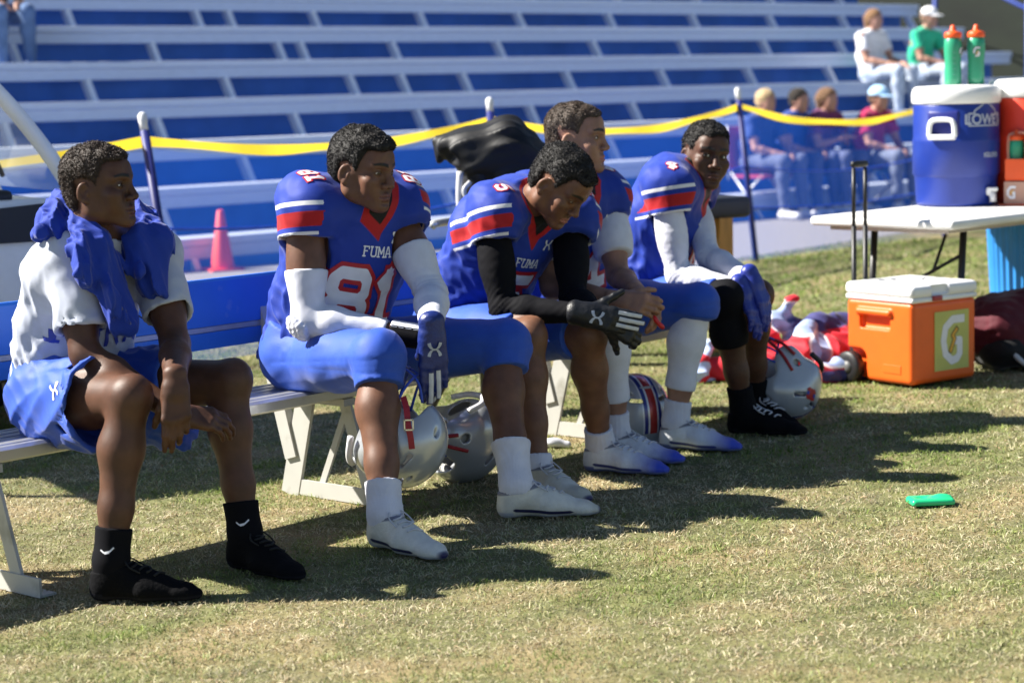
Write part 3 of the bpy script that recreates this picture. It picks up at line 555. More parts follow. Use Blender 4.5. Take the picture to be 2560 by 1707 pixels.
        hv, hq, ha = head_mesh(ho); parts.append(((hv * s.hs) @ s.HR.T + hc, hq, ha))
        for pr, _ in hands: v, q = field_of(pr, 0.0026).mesh(); parts.append((v, q, {}))
        Vs, Fs, A = joinm(parts); o = mk('body', Vs, Fs, skin, s.root, True, attrs=A)
        gaze = nrm(ho.get('gaze', (0, 1, -0.05)))
        for sx in (-1, 1):
            mb = MB().sphere((0, 0, 0), 0.0128, 20, 14); ev = np.vstack(mb.V); ang = np.arccos(np.clip(ev @ gaze / 0.0128, -1, 1)); ev = ev + np.array((sx * 0.0318, 0.0732, -0.0015))
            mk('eye', (ev * s.hs) @ s.HR.T + hc, mb.F, M['eye'], s.root, True, attrs=dict(iris=ang))
        return o
    def hair(s, o, m):
        v, q = hair_mesh(o); ob = mk('hair', (v * s.hs) @ s.HR.T + s.J['head'], q, m, s.root, True); return ob
    def shoe(s, q, m, lace, style, L=0.305):
        heel, f = s.foot_frame(q); k = s.s; l = nrm(np.cross(Z, f)); a = s.J['ank' + q]; at = lambda x, y, z: heel + f * x * k + l * y * k + Z * z * k; sd = 1 if q == 'L' else -1; P = []
        z0 = 0.012
        P += [(cone(at(0.04, 0, z0 + 0.026), at(0.155, -sd * 0.004, z0 + 0.024), 0.030, 0.034, (l, 1.22)), 0.0), (cone(at(0.155, -sd * 0.004, z0 + 0.024), at(L - 0.050, -sd * 0.010, z0 + 0.014), 0.034, 0.022, (l, 1.55)), 0.02), (cone(at(L - 0.06, -sd * 0.010, z0 + 0.012), at(L - 0.018, -sd * 0.012, z0 + 0.008), 0.019, 0.013, (l, 1.7)), 0.02),
              (cone(at(0.04, 0, z0 + 0.02), at(0.045, 0, 0.085), 0.034, 0.036), 0.02), (cone(at(0.085, 0, 0.078), at(0.19, -sd * 0.003, 0.040), 0.036, 0.026), 0.03),
              (cone(a - Z * 0.035, a + Z * 0.02, 0.044 * k, 0.0445 * k), 0.02)]
        fl = field_of(P, 0.0032); top = at(0.06, 0, 0.090); fl.plane(top, nrm(Z * 1.0 - f * 0.18)); fl.plane(at(0, 0, 0.006), -Z, 0.006)
        fl.cut(cone(a - Z * 0.005, a + Z * 0.1, 0.037 * k, 0.039 * k), 0.004)
        v, qf = fl.mesh(); x = (v - heel) @ f / k; zz = v[:, 2]; y = (v - heel) @ l * -sd / k
        A = dict(sole=zz - 0.017 - 0.008 * (x < 0.05), along=L - x, tip=L - x - 0.022 + 0.9 * np.clip(zz - 0.03, 0, 1), sw=np.abs(zz - 0.022 - 0.16 * np.clip(0.2 - x, 0, 1) ** 1.4) + 0.6 * np.clip(0.055 - x, 0, 1) + 0.5 * np.clip(x - 0.21, 0, 1) + (np.abs(y) < 0.012) * 0.1,
                 col=-((v - top) @ nrm(Z - f * 0.18)))
        o = mk('shoe', v, qf, m, s.root, True, attrs=A); bv = BVHTree.FromPolygons([Vector(p) for p in v], [tuple(int(i) for i in t) for t in qf])
        mb = MB()
        def onto(x_, y_): h = bv.ray_cast(Vector(at(x_, y_, 0.2)), Vector((0, 0, -1))); return np.array(h[0]) + Z * 0.003 if h[0] else at(x_, y_, 0.06)
        for i in range(5):
            xx = 0.105 + i * 0.020; mb.tube(spl([onto(xx, -0.021), onto(xx + 0.006, 0), onto(xx + 0.014 * (-1) ** i, 0.021)], 7), 0.0030, 6)
        kn = onto(0.10, 0)
        for sg in (-1, 1): mb.tube(spl([kn, kn + l * sg * 0.018 + Z * 0.012 + f * 0.006, kn + l * sg * 0.032 - Z * 0.001 + f * 0.022, onto(0.15, sg * 0.03) + Z * 0.002], 9), 0.0022, 6)
        mb.build('laces', lace, o, True); return o
    def sock(s, q, m, lo_, hi_, e=0.007, name='sock', warp=None):
        j = s.J; k, a = j['kne' + q], j['ank' + q]; ax = nrm(k - a); return s.part(name, s.leg(q, e, False, True) + [(cone(a, a - Z * 0.03, 0.036 * s.s + e, 0.034 + e), 0.02)], 0.0042, m, planes=[(a + ax * hi_, ax), (a + ax * lo_, -ax)], warp=warp)
# ------------------------------------------------------------------ cloth, print and the five players
BLUE, RED, WHT = (0.013, 0.040, 0.31), (0.42, 0.012, 0.016), (0.78, 0.78, 0.80)
def cloth(n, c, rough=0.75, sheen=0.2, bump=0.25, bs=55, var=0.06, st=None, spec=0.25): return mat(n, c, rough, var, 25, 0.12, 420, spec=spec, sheen=sheen, stretch=st)
M['jersey'] = paint(cloth('jersey_cloth', BLUE, 0.62, 0.15), [('w1', 0.0065, WHT, 0.0012), ('r1', 0.021, RED, 0.0012), ('w2', 0.0045, WHT, 0.0012), ('col', 0.024, RED, 0.0015), ('col', 0.0, (0.006, 0.006, 0.008), 0.0015)])
M['pants'] = cloth('pants_stretch', (0.020, 0.078, 0.44), 0.62, 0.15, 0.25, 45, spec=0.35)
M['tee'] = cloth('tee_cotton', (0.46, 0.49, 0.58), 0.85, 0.2, 0.35, 22)
M['shorts'] = cloth('shorts_satin', (0.022, 0.080, 0.46), 0.6, 0.15, 0.3, 40, spec=0.35)
M['drape'] = cloth('draped_jersey', (0.010, 0.038, 0.32), 0.7, 0.25, 0.35, 30)
M['black'] = cloth('black_stretch', (0.005, 0.005, 0.007), 0.8, 0.0, spec=0.12)
M['white'] = cloth('white_stretch', (0.66, 0.67, 0.74), 0.6, 0.1, 0.2, 45)
M['sock'] = cloth('white_knit', (0.66, 0.66, 0.73), 0.9, 0.2, 0.8, 90)
M['bsock'] = cloth('black_knit', (0.006, 0.006, 0.008), 0.9, 0.0, spec=0.1)
def shoem(n, c, lay, **k): return paint(mat(n, c, k.get('rough', 0.45), 0.08, 40, 0.25, 120, spec=k.get('spec', 0.45), dirt=k.get('dirt')), lay + [('col', 0.010, k.get('coll', (0.20, 0.20, 0.24)), 0.002)])
M['cleat81'] = shoem('white_cleat', (0.66, 0.64, 0.56), [('sw', 0.0052, (0.02, 0.02, 0.07), 0.0012), ('sole', 0.0, (0.45, 0.47, 0.52), 0.002), ('tip', -0.010, (0.022, 0.018, 0.085), 0.005)], dirt=((0.45, 0.40, 0.28), 0.6, 9, 0.5))
M['cleatb'] = shoem('white_to_blue_cleat', (0.68, 0.70, 0.74), [('sw', 0.0052, (0.05, 0.06, 0.20), 0.0012), ('along', 0.085, (0.03, 0.06, 0.48), 0.05), ('sole', 0.0, (0.16, 0.19, 0.42), 0.002)])
M['shoek'] = shoem('black_trainer', (0.005, 0.005, 0.006), [('sole', 0.003, (0.014, 0.014, 0.018), 0.002)], rough=0.85, spec=0.08, coll=(0.006, 0.006, 0.007))
M['lace'] = mat('grey_lace', (0.55, 0.55, 0.58), 0.8); M['klace'] = mat('black_lace', (0.008, 0.008, 0.008), 0.8)
M['print_white'] = mat('white_print', (0.74, 0.74, 0.78), 0.5, 0.04); M['print_red'] = mat('red_print', RED, 0.5, 0.05); M['print_blue'] = mat('blue_print', (0.02, 0.04, 0.33), 0.5, 0.05); M['print_black'] = mat('black_print', (0.01, 0.01, 0.012), 0.5, 0.05)
M['print_grey'] = mat('grey_print', (0.42, 0.46, 0.55), 0.5, 0.04)
def seg_sd(P, strokes):
    """distance to strokes (x0, y0, x1, y1, half width): square ends; zero length = round joint"""
    d = np.full(len(P), 9.0)
    for x0, y0, x1, y1, w in strokes:
        a = np.array((x0, y0)); e = np.array((x1, y1)) - a; L = math.hypot(*e); q = P - a
        if L < 1e-6: d = np.minimum(d, np.hypot(q[:, 0], q[:, 1]) - w); continue
        e = e / L; al = q @ e; pe = q @ np.array((-e[1], e[0])); d = np.minimum(d, np.maximum(np.maximum(-al, al - L), np.abs(pe) - w))
    return d
def path(pts, w, close=False):
    pts = [np.array(q, float) for q in pts]
    if close: pts = pts + [pts[0]]
    else: pts[0] = pts[0] + (pts[0] - pts[1]) / np.linalg.norm(pts[0] - pts[1]) * w; pts[-1] = pts[-1] + (pts[-1] - pts[-2]) / np.linalg.norm(pts[-1] - pts[-2]) * w
    out = [(*pts[i], *pts[i + 1], w) for i in range(len(pts) - 1)]; return out + [(*q, *q, w) for q in (pts[:-1] if close else pts[1:-1])]
GL = {}
_w = 0.10
GL['8'] = path([(-.2, .4), (.2, .4), (.3, .3), (.3, .1), (.2, 0), (-.2, 0), (-.3, .1), (-.3, .3)], _w, True) + path([(-.2, 0), (.2, 0), (.3, -.1), (.3, -.3), (.2, -.4), (-.2, -.4), (-.3, -.3), (-.3, -.1)], _w, True)
GL['1'] = path([(0, -.4), (0, .4)], _w) + path([(0, .4), (-.12, .28)], _w) + path([(-.15, -.4), (.15, -.4)], _w)
GL['5'] = path([(.28, .4), (-.28, .4), (-.28, .06), (.18, .06), (.3, -.06), (.3, -.28), (.18, -.4), (-.2, -.4), (-.3, -.28)], _w)
GL['4'] = path([(.12, -.4), (.12, .4), (-.32, -.1), (-.32, -.16), (.34, -.16)], _w) + path([(0, -.4), (.24, -.4)], _w)
_t = 0.075
GL['F'] = path([(-.2, -.42), (-.2, .42)], _t) + path([(-.3, .42), (.28, .42), (.28, .25)], _t * .8) + path([(-.2, .03), (.1, .03)], _t * .8) + path([(-.32, -.42), (-.06, -.42)], _t * .8)
GL['U'] = path([(-.25, .42), (-.25, -.3), (-.13, -.42), (.13, -.42), (.25, -.3), (.25, .42)], _t) + path([(-.36, .42), (-.14, .42)], _t * .8) + path([(.14, .42), (.36, .42)], _t * .8)
GL['M'] = path([(-.3, -.42), (-.3, .42), (0, -.15), (.3, .42), (.3, -.42)], _t) + path([(-.42, -.42), (-.18, -.42)], _t * .8) + path([(.18, -.42), (.42, -.42)], _t * .8)
GL['A'] = path([(-.3, -.42), (-.05, .42), (.05, .42), (.3, -.42)], _t) + path([(-.18, -.14), (.18, -.14)], _t * .8) + path([(-.4, -.42), (-.18, -.42)], _t * .8) + path([(.18, -.42), (.4, -.42)], _t * .8)
GL['O'] = path([(-.25, .3), (-.13, .42), (.13, .42), (.25, .3), (.25, -.3), (.13, -.42), (-.13, -.42), (-.25, -.3)], _t, True)
GL['R'] = path([(-.25, -.42), (-.25, .42), (.12, .42), (.24, .3), (.24, .12), (.12, 0), (-.2, 0)], _t) + path([(0, 0), (.25, -.42)], _t)
GL['K'] = path([(-.25, -.42), (-.25, .42)], _t) + path([(.25, .42), (-.18, 0), (.25, -.42)], _t)
GL['N'] = path([(-.26, -.42), (-.26, .42), (.26, -.42), (.26, .42)], _t)
GL['D'] = path([(-.25, -.42), (-.25, .42), (.1, .42), (.25, .25), (.25, -.25), (.1, -.42)], _t, True)
_arc = [(-.42, .5), (-.36, .27), (-.22, .08), (0, -.02), (.22, .08), (.36, .27), (.42, .5)]
GL['logo'] = [(*_arc[i], *_arc[i + 1], (.12, .095, .055, .055, .095, .12)[i]) for i in range(6)] + [(*_arc[i], *_arc[i], (.09, .06, .05, .06, .09)[i - 1]) for i in range(1, 6)]; GL['logo'] += [(a, -b, c, -d, w) for a, b, c, d, w in GL['logo']]
def word(txt, gap=0.82): return [(x0 + (i - (len(txt) - 1) / 2) * gap, y0, x1 + (i - (len(txt) - 1) / 2) * gap, y1, w) for i, ch in enumerate(txt) for x0, y0, x1, y1, w in GL[ch]]
def bvh(v, q): return BVHTree.FromPolygons([Vector(p) for p in v], [tuple(int(i) for i in t) for t in q])
def decal(name, parent, bv, o, ex, nrm_, strokes, size, m, ey=None, edge=None, em=None, lift=0.0022, shear=0.0, cell=None, sx=1.0, flip=None):
    """flat print laid on a curved surface: strokes in em units, size = letter height"""
    ex = nrm(ex); nz = nrm(np.asarray(nrm_) - ex * (np.asarray(nrm_) @ ex)); ey = np.cross(nz, ex) if ey is None else nrm(ey)
    st = np.array(strokes); lo = np.minimum(st[:, :2], st[:, 2:4]).min(0) - 0.22; hi = np.maximum(st[:, :2], st[:, 2:4]).max(0) + 0.22
    c = (cell or max(0.0016, size / 60)) / size; gx = np.arange(lo[0], hi[0] + c, c); gy = np.arange(lo[1], hi[1] + c, c)
    X, Y = np.meshgrid(gx, gy, indexing='ij'); P = np.stack([X.ravel(), Y.ravel()], 1); sd = seg_sd(P, strokes); W = []; ok = np.zeros(len(P), bool)
    for i, (x, y) in enumerate(P):
        p0 = np.asarray(o) + ex * (x * sx + shear * y) * size + ey * y * size + nz * 0.26
        if sd[i] < 0.16:
            h = bv.ray_cast(Vector(p0), Vector(-nz), 0.50)
            if h[0] is not None and Vector(h[1]).dot(Vector(nz)) > 0.12: W.append(np.array(h[0])); ok[i] = True; continue
        W.append(p0)
    W = np.array(W); ny = len(gy); thr = edge or 0.0; keep = ok & (sd < thr + c * 2.2)
    g = np.arange(len(P)).reshape(len(gx), ny); fq = np.stack([g[:-1, :-1].ravel(), g[1:, :-1].ravel(), g[1:, 1:].ravel(), g[:-1, 1:].ravel()], 1); fq = fq[keep[fq].all(1) & (sd[fq].min(1) < thr)]
    if not len(fq): return []
    used = np.unique(fq); idx = np.full(len(P), -1); idx[used] = np.arange(len(used))
    return [mk(name, W[used] + nz * lift, idx[fq], print_mat(m, em, edge, c), parent, True, attrs=dict(sd=sd[used]))]
def print_mat(m, em, edge, c):
    """ink: transparent past the outline, rim colour inside it, then the fill"""
    key = '%s_%s_%.3f_%.3f' % (m.name, em.name if em else '', edge or 0, c)
    if key in MATS: return MATS[key]
    k = m.copy(); k.name = key; MATS[key] = k; nt = k.node_tree; N = nt.nodes; L = nt.links; b = N['Principled BSDF']; at = N.new('ShaderNodeAttribute'); at.attribute_name = 'sd'; s_ = c * 0.35
    def ramp(t):
        mr = N.new('ShaderNodeMapRange'); mr.inputs['From Min'].default_value = t - s_; mr.inputs['From Max'].default_value = t + s_; mr.inputs['To Min'].default_value = 1; mr.inputs['To Max'].default_value = 0; L.new(at.outputs['Fac'], mr.inputs[0]); return mr.outputs[0]
    L.new(ramp(edge or 0.0), b.inputs['Alpha'])
    if em:
        src = b.inputs['Base Color'].links[0].from_socket; ce = [n for n in em.node_tree.nodes if n.type == 'VALTORGB'][0].color_ramp.elements[1].color; mx = N.new('ShaderNodeMix'); mx.data_type = 'RGBA'; L.new(ramp(0.0), mx.inputs[0]); mx.inputs[6].default_value = tuple(ce); L.new(src, mx.inputs[7]); L.new(mx.outputs[2], b.inputs['Base Color'])
    return k
def sleeve_attrs(p, q, v, L1, L2, end):
    a = p.J['sh' + q]; d = nrm(p.J['el' + q] - a); out = p.L * (1 if q == 'L' else -1); t = (v - a) @ d; rr = np.linalg.norm((v - a) - t[:, None] * d, axis=1)
    bad = (rr > 0.16) | ((v - a) @ out < 0.012) | (t < -0.07); t = np.where(bad, 9.0, t); return np.abs(t - L1), np.abs(t - L2), np.abs(t - end)
def jersey(p, num, pads=1.0, sl=0.145, hem=0.03, num_o=None, sleeve_r=1.0, seed=1, vdrop=0.058, slack=1.0, belly=0.045, stand=0.03, vsl=0.7, ringo=0.014):
    j = p.J; S = p.spine; L, Fd, T = p.L, p.Fd, p.T; r = p.s * p.m; P = []
    c = lambda a, b, ra, rb, fl, k=0.03, o=0.0: P.append((cone(S(a) + Fd * o, S(b) + Fd * o, ra * r, rb * r, (L, fl)), k))
    c(-0.05, 0.32, 0.132, 0.124, 1.36, 0.0, 0.0); c(0.32, 0.72, 0.124, 0.132, 1.42); c(0.72, 0.92, 0.128, 0.10, 1.55)
    P.append((ell(S(0.70) + Fd * 0.025, (0.170 * r * pads, 0.110 * r, 0.17 * r), p.R), 0.05)); P.append((cone(S(0.66) + Fd * 0.048, S(0.18) + Fd * belly, 0.102 * r, 0.100 * r, (L, 1.42)), 0.05)); P.append((ell(S(0.74) - Fd * 0.035, (0.175 * r * pads, 0.11 * r, 0.15 * r), p.R), 0.03))
    for q, sg in (('R', -1), ('L', 1)):
        a = j['sh' + q]; d = nrm(j['el' + q] - a)
        P.append((ell(a + T * 0.028 - L * sg * 0.008, (0.076 * r * pads, 0.108 * r, 0.070 * r), p.R), 0.035))
        P.append((cone(j['neck'] + L * sg * 0.06 - T * 0.02, a + T * 0.04, 0.075 * r, 0.075 * r, (Fd, 1.35)), 0.04))
        P.append((pcut(cone(a + T * 0.02, a + d * (sl + 0.06), 0.069 * r * sleeve_r, 0.078 * r * sleeve_r, (Fd, 1.15)), (a + d * sl, d)), 0.03))
    nk = j['neck']; nd = nrm(j['head'] - p.hu * 0.08 * p.hs - p.hf * 0.03 - nk); P.append((pcut(cone(nk - nd * 0.05, nk + nd * (stand + 0.03), 0.110, 0.070), (nk + nd * (stand + 0.03), nd)), 0.045))
    f = field_of(P, 0.0058, 0.025)
    def vee(X):
        """neckline: below 0 the dark shirt inside the V, then the collar band"""
        x, y, z = [(X[0] - nk[0]) * e[0] + (X[1] - nk[1]) * e[1] + (X[2] - nk[2]) * e[2] for e in (L, Fd, nrm(T + nd))]
        vd = (np.abs(x) - np.minimum(vsl * (z + vdrop), 0.050)) / math.hypot(1, vsl); vd = vd * np.where(vd > 0, 1 + 1.6 * np.clip((z + vdrop - 0.045) / 0.03, 0, 1), 1.0); cy = cyl[2](X); ring = np.where(cy < -0.008, 0.05, np.abs(cy) + ringo); return np.where(y > 0.0, np.minimum(np.maximum(vd, -0.03), ring + 0.004), ring)
    cyl = cone(nk - nd * 0.06, nk + nd * 0.2, 0.060 * p.s, 0.066 * p.s)
    for q in 'RL':
        a = j['sh' + q]; d = nrm(j['el' + q] - a); f.cut(cone(a + d * (sl - 0.03), a + d * (sl + 0.06), 0.059 * r * sleeve_r, 0.066 * r * sleeve_r, (Fd, 1.15)), 0.006)
    f.plane(S(0) - T * hem - Fd * 0.0, -nrm(T * 0.75 + Z * 0.6), 0.01)
    pe = j['pel']
    def wr(X):
        hgt = (X - pe) @ T; w = np.clip(1 - (hgt - 0.05) / 0.42, 0.18, 1.0) * slack
        ax = nrm(L * 0.8 + T * 0.5); return w * (0.011 * np.abs(snoise(X, 0.13, seed, (ax, 0.95))) - 0.005 + 0.006 * np.abs(snoise(X, 0.07, seed + 3, (nrm(L - 0.5 * T), 0.95))) - 0.003) + 0.0016 * snoise(X, 0.06, seed + 9)
    f.warp(wr); v, qf = f.mesh(); X3 = pts3(v); A = dict(col=vee(X3))
    s1 = [sleeve_attrs(p, q, v, sl - 0.088, sl - 0.043, sl - 0.003) for q in 'RL']
    for k, n in enumerate(('w1', 'r1', 'w2')): A[n] = np.minimum(s1[0][k], s1[1][k])
    o = mk('jersey', v, qf, M['jersey'], p.root, True, attrs=A); bv = bvh(v, qf); return o, bv
def jersey_print(p, jo, bv, num, big=True, up=0.0, fuma=True, sh='RL', fw_o=0.0, nsize=0.20):
    j = p.J; S = p.spine; L, Fd, T = p.L, p.Fd, p.T; ex = L       # the wearer's left is the reader's right
    nf = nrm(Fd + T * 0.10)
    if fuma: decal('team_name', jo, bv, S(0.66 + up) + Fd * 0.05, ex, nf, word('FUMA'), 0.034, M['print_white'], sx=0.92)
    for i, ch in enumerate(num if big else ''): decal('digit', jo, bv, S(0.36 + up) + Fd * 0.05 + ex * (i - (len(num) - 1) / 2) * 0.64 * nsize, ex, nf, GL[ch], nsize, M['print_white'], edge=0.07, em=M['print_red'], sx=0.80, cell=0.0024)
    decal('chest_logo', jo, bv, S(0.80 + up * 0.5) + Fd * 0.05 + L * 0.068, ex, nf, GL['logo'], 0.036, M['print_white'])
    for q in sh:
        sg = 1 if q == 'L' else -1; a = j['sh' + q]; e_ = Fd * sg * -1; [decal('shoulder_digit', jo, bv, a + T * 0.06 - L * sg * 0.005 + e_ * (i - (len(num) - 1) / 2) * 0.042, e_, nrm(T + L * sg * 0.25 + Fd * 0.1), GL[ch], 0.060, M['print_white'], edge=0.075, em=M['print_red'], sx=0.8) for i, ch in enumerate(num)]
def pants(p, hemR, hemL, e=0.012, m=None, seed=5, pad=True, name='pants'):
    """hem: metres past the knee (+) or short of it (-)"""
    j = p.J; r = p.s; P = [(pcut(cone(p.spine(-0.04), p.spine(0.16), 0.112 * p.s * p.m + e, 0.108 * p.s * p.m + e, (p.L, 1.42)), (p.spine(0.16), p.T)), 0.0)]
    P += [(ell(j['hip' + q] - p.Fd * 0.03, (0.10 * r * p.m + e, 0.112 * r * p.m + e, 0.094 * r + e), p.R), 0.04) for q in 'RL']
    for q, hm in (('R', hemR), ('L', hemL)):
        h, k, a = j['hip' + q], j['kne' + q], j['ank' + q]; th = nrm(k - h); sh = nrm(a - k); fw = nrm(th - sh * (th @ sh))
        if hm > 0:
            P += [(c, kk) for c, kk in p.leg(q, e + 0.004, True, False)]
            P.append((pcut(ell(k + fw * 0.016, (0.060 * r + e, 0.056 * r + e, 0.082), frame(fw, sh)), (k + sh * hm, sh)), 0.02))
            P.append((pcut(cone(k, a, 0.057 * r + e, 0.050 * r + e), (k + sh * hm, sh)), 0.02))
        else:
            pl = (k + th * hm, th)
            for c, kk in p.leg(q, e + 0.006, True, False): P.append((pcut(c, pl), kk))
    def wr(X):
        w = sum(np.exp(-((X - (j['kne' + q] - nrm(j['kne' + q] - j['hip' + q]) * 0.05 - Z * 0.03)) ** 2).sum(1) / 0.0045) + np.exp(-((X - (j['hip' + q] + nrm(j['kne' + q] - j['hip' + q]) * 0.07)) ** 2).sum(1) / 0.007) for q in 'RL'); tx = nrm(np.cross(j['kneR'] - j['hipR'], Z)); seam = sum(0.0018 * np.exp(-(((X - j['hip' + q]) @ nrm(np.cross(np.cross(j['kne' + q] - j['hip' + q], Z), j['kne' + q] - j['hip' + q])) / 0.0035) ** 2)) * (((X - j['hip' + q]) @ (j['kne' + q] - j['hip' + q])) > 0) for q in 'RL')
        return seam + w * (0.005 * np.abs(snoise(X, 0.05, seed + 7, (nrm(tx + 0.5 * Z), 0.93))) - 0.002) + 0.0012 * snoise(X, 0.10, seed, (nrm(np.cross(j['kneR'] - j['hipR'], Z)), 0.95)) + 0.0006 * snoise(X, 0.035, seed + 2, (nrm(j['kneR'] - j['hipR']), 0.9))
    return p.part(name, P, 0.0058, m or M['pants'], warp=wr)
def arm_sleeve(p, q, m, t0, t1, e=0.005, name='arm_sleeve', bumps=False, seed=3):
    """t: 0 shoulder, 1 elbow, 2 wrist"""
    j = p.J; a, b, c = j['sh' + q], j['el' + q], j['wr' + q]; P = p.arm(q, e); nb = len(P)
    if bumps:
        d1 = nrm(b - a); d2 = nrm(c - b); o = nrm(nrm(d1 - d2) - 0.7 * ID); rng = np.random.default_rng(4); R = frame(o, d1)
        for i in range(-2, 3):
            for k in range(-3, 4):
                x = (i + (k % 2) * 0.5) * 0.021; z = k * 0.0185
                if (x / 0.05) ** 2 + (z / 0.062) ** 2 < 1: n = nrm(o + R[:, 0] * x * 17 + R[:, 2] * z * 15); P.append((ell(b + n * (0.047 * p.s * p.m + e), (0.0105,) * 3), 0.002))
    pa = lambda t: a + (b - a) * t if t <= 1 else b + (c - b) * (t - 1); pls = []
    pls.append((pa(t0), -(b - a) if t0 < 1 else -(c - b))); pls.append((pa(t1), (c - b) if t1 > 1 else (b - a)))
    d1_ = nrm(b - a); d2_ = nrm(c - b)
    def wr(X): near = np.exp(-((X - b) ** 2).sum(1) / 0.006) + 0.35 * np.exp(-((X - c) ** 2).sum(1) / 0.004); return near * (0.0042 * np.abs(np.sin((X - b) @ nrm(d1_ + d2_) * 2 * math.pi / 0.034 + 1.6 * snoise(X, 0.07, seed))) - 0.002) * (0.0 if bumps else 1.0) + 0.0006 * snoise(X, 0.03, seed)
    # trimming planes only reach their own limb segment
    Q = []
    for i, (pr, k) in enumerate(P):
        if i >= nb: Q.append((pr, k)); continue
        up_ = i < 3; pl = []
        if t0 < 1 and up_: pl.append(pls[0])
        if t0 >= 1 and not up_: pl.append(pls[0])
        if t1 > 1 and not up_: pl.append(pls[1])
        if t1 <= 1 and up_: pl.append(pls[1])
        if (t1 <= 1 and not up_) or (t0 >= 1 and up_): continue
        Q.append((pcut(pr, *pl) if pl else pr, k))
    return p.part(name, Q, 0.0046, m, warp=wr)
def glove(p, q, pr_ch, m, name='glove'):
    pr, ch = pr_ch; return p.part(name, pr, 0.0026, m)
JT = dict(
 p1=dict(pel=(3.298,-0.110,0.467), neck=(3.318,0.045,0.905), head=(3.262,0.106,1.033), shR=(3.214,0.030,0.852), shL=(3.482,0.046,0.834), elR=(3.180,0.116,0.602), wrR=(3.272,0.370,0.450), elL=(3.400,0.215,0.609), wrL=(3.205,0.443,0.542), kneR=(3.149,0.331,0.510), ankR=(3.065,0.329,0.103), toeR=(3.151,0.469,0.028), kneL=(3.522,0.288,0.501), ankL=(3.485,0.363,0.101), toeL=(3.484,0.518,0.029), hipR=(3.215,-0.070,0.459), hipL=(3.383,-0.085,0.461)),
 p81=dict(pel=(4.248,-0.120,0.471), neck=(4.258,0.082,0.942), head=(4.193,0.152,1.034), shR=(4.063,0.030,0.910), shL=(4.375,0.100,0.893), elR=(4.023,0.071,0.602), wrR=(4.150,0.295,0.563), elL=(4.322,0.290,0.659), wrL=(4.131,0.466,0.588), kneR=(4.014,0.362,0.508), ankR=(3.872,0.508,0.098), toeR=(3.844,0.677,0.028), kneL=(4.533,0.388,0.488), ankL=(4.382,0.552,0.099), toeL=(4.543,0.714,0.029), hipR=(4.155,-0.079,0.460), hipL=(4.342,-0.057,0.463)),
 p5=dict(pel=(4.938,-0.128,0.475), neck=(4.965,0.132,0.888), head=(4.938,0.293,0.954), shR=(4.800,0.115,0.850), shL=(5.138,0.169,0.818), elR=(4.766,0.188,0.567), wrR=(4.846,0.436,0.556), elL=(4.994,0.290,0.584), wrL=(4.895,0.490,0.535), kneR=(4.741,0.312,0.485), ankR=(4.681,0.383,0.100), toeR=(4.649,0.539,0.030), kneL=(4.953,0.385,0.470), ankL=(5.082,0.321,0.095), toeL=(5.142,0.493,0.027), hipR=(4.845,-0.111,0.464), hipL=(5.016,-0.063,0.466)),
 p4=dict(pel=(5.480,-0.129,0.477), neck=(5.350,0.010,0.918), head=(5.371,0.017,1.088), shR=(5.165,-0.012,0.868), shL=(5.490,0.040,0.866), elR=(5.104,0.115,0.601), wrR=(5.125,0.373,0.568), elL=(5.401,0.163,0.615), wrL=(5.248,0.371,0.576), kneR=(5.203,0.283,0.513), ankR=(5.250,0.258,0.099), toeR=(5.297,0.412,0.030), kneL=(5.600,0.347,0.504), ankL=(5.548,0.289,0.099), toeL=(5.606,0.436,0.030), hipR=(5.395,-0.093,0.462), hipL=(5.575,-0.093,0.464)),
 p7=dict(pel=(6.013,-0.137,0.478), neck=(6.000,0.015,0.915), head=(6.054,0.080,1.003), shR=(5.840,0.050,0.870), shL=(6.155,-0.070,0.860), elR=(5.837,0.100,0.577), wrR=(5.872,0.345,0.535), elL=(5.980,0.135,0.635), wrL=(5.920,0.356,0.565), kneR=(5.835,0.311,0.503), ankR=(5.928,0.314,0.104), toeR=(5.999,0.510,0.027), kneL=(6.041,0.309,0.495), ankL=(6.133,0.233,0.102), toeL=(6.098,0.382,0.030), hipR=(5.928,-0.104,0.466), hipL=(6.104,-0.110,0.466)))
def look(yaw, pitch, roll=0.0):
    """yaw from facing the camera towards the picture's right, pitch up, roll clockwise in degrees"""
    f = np.array([math.sin(rad(yaw)) * math.cos(rad(pitch)), -math.cos(rad(yaw)) * math.cos(rad(pitch)), math.sin(rad(pitch))]); r = np.cross(f, Z); r = nrm(r); u = np.cross(r, f)
    u = u * math.cos(rad(roll)) - r * math.sin(rad(roll)); return f, u
GRP = 'players sitting in a row on the team bench'
IR, ID = np.array([1.0, 0, 0]), np.array([0, 1.0, 0])
def knit(X): return 0.0009 * np.sin(np.arctan2(X[:, 1] - X[:, 1].mean(), X[:, 0] - X[:, 0].mean()) * 46)
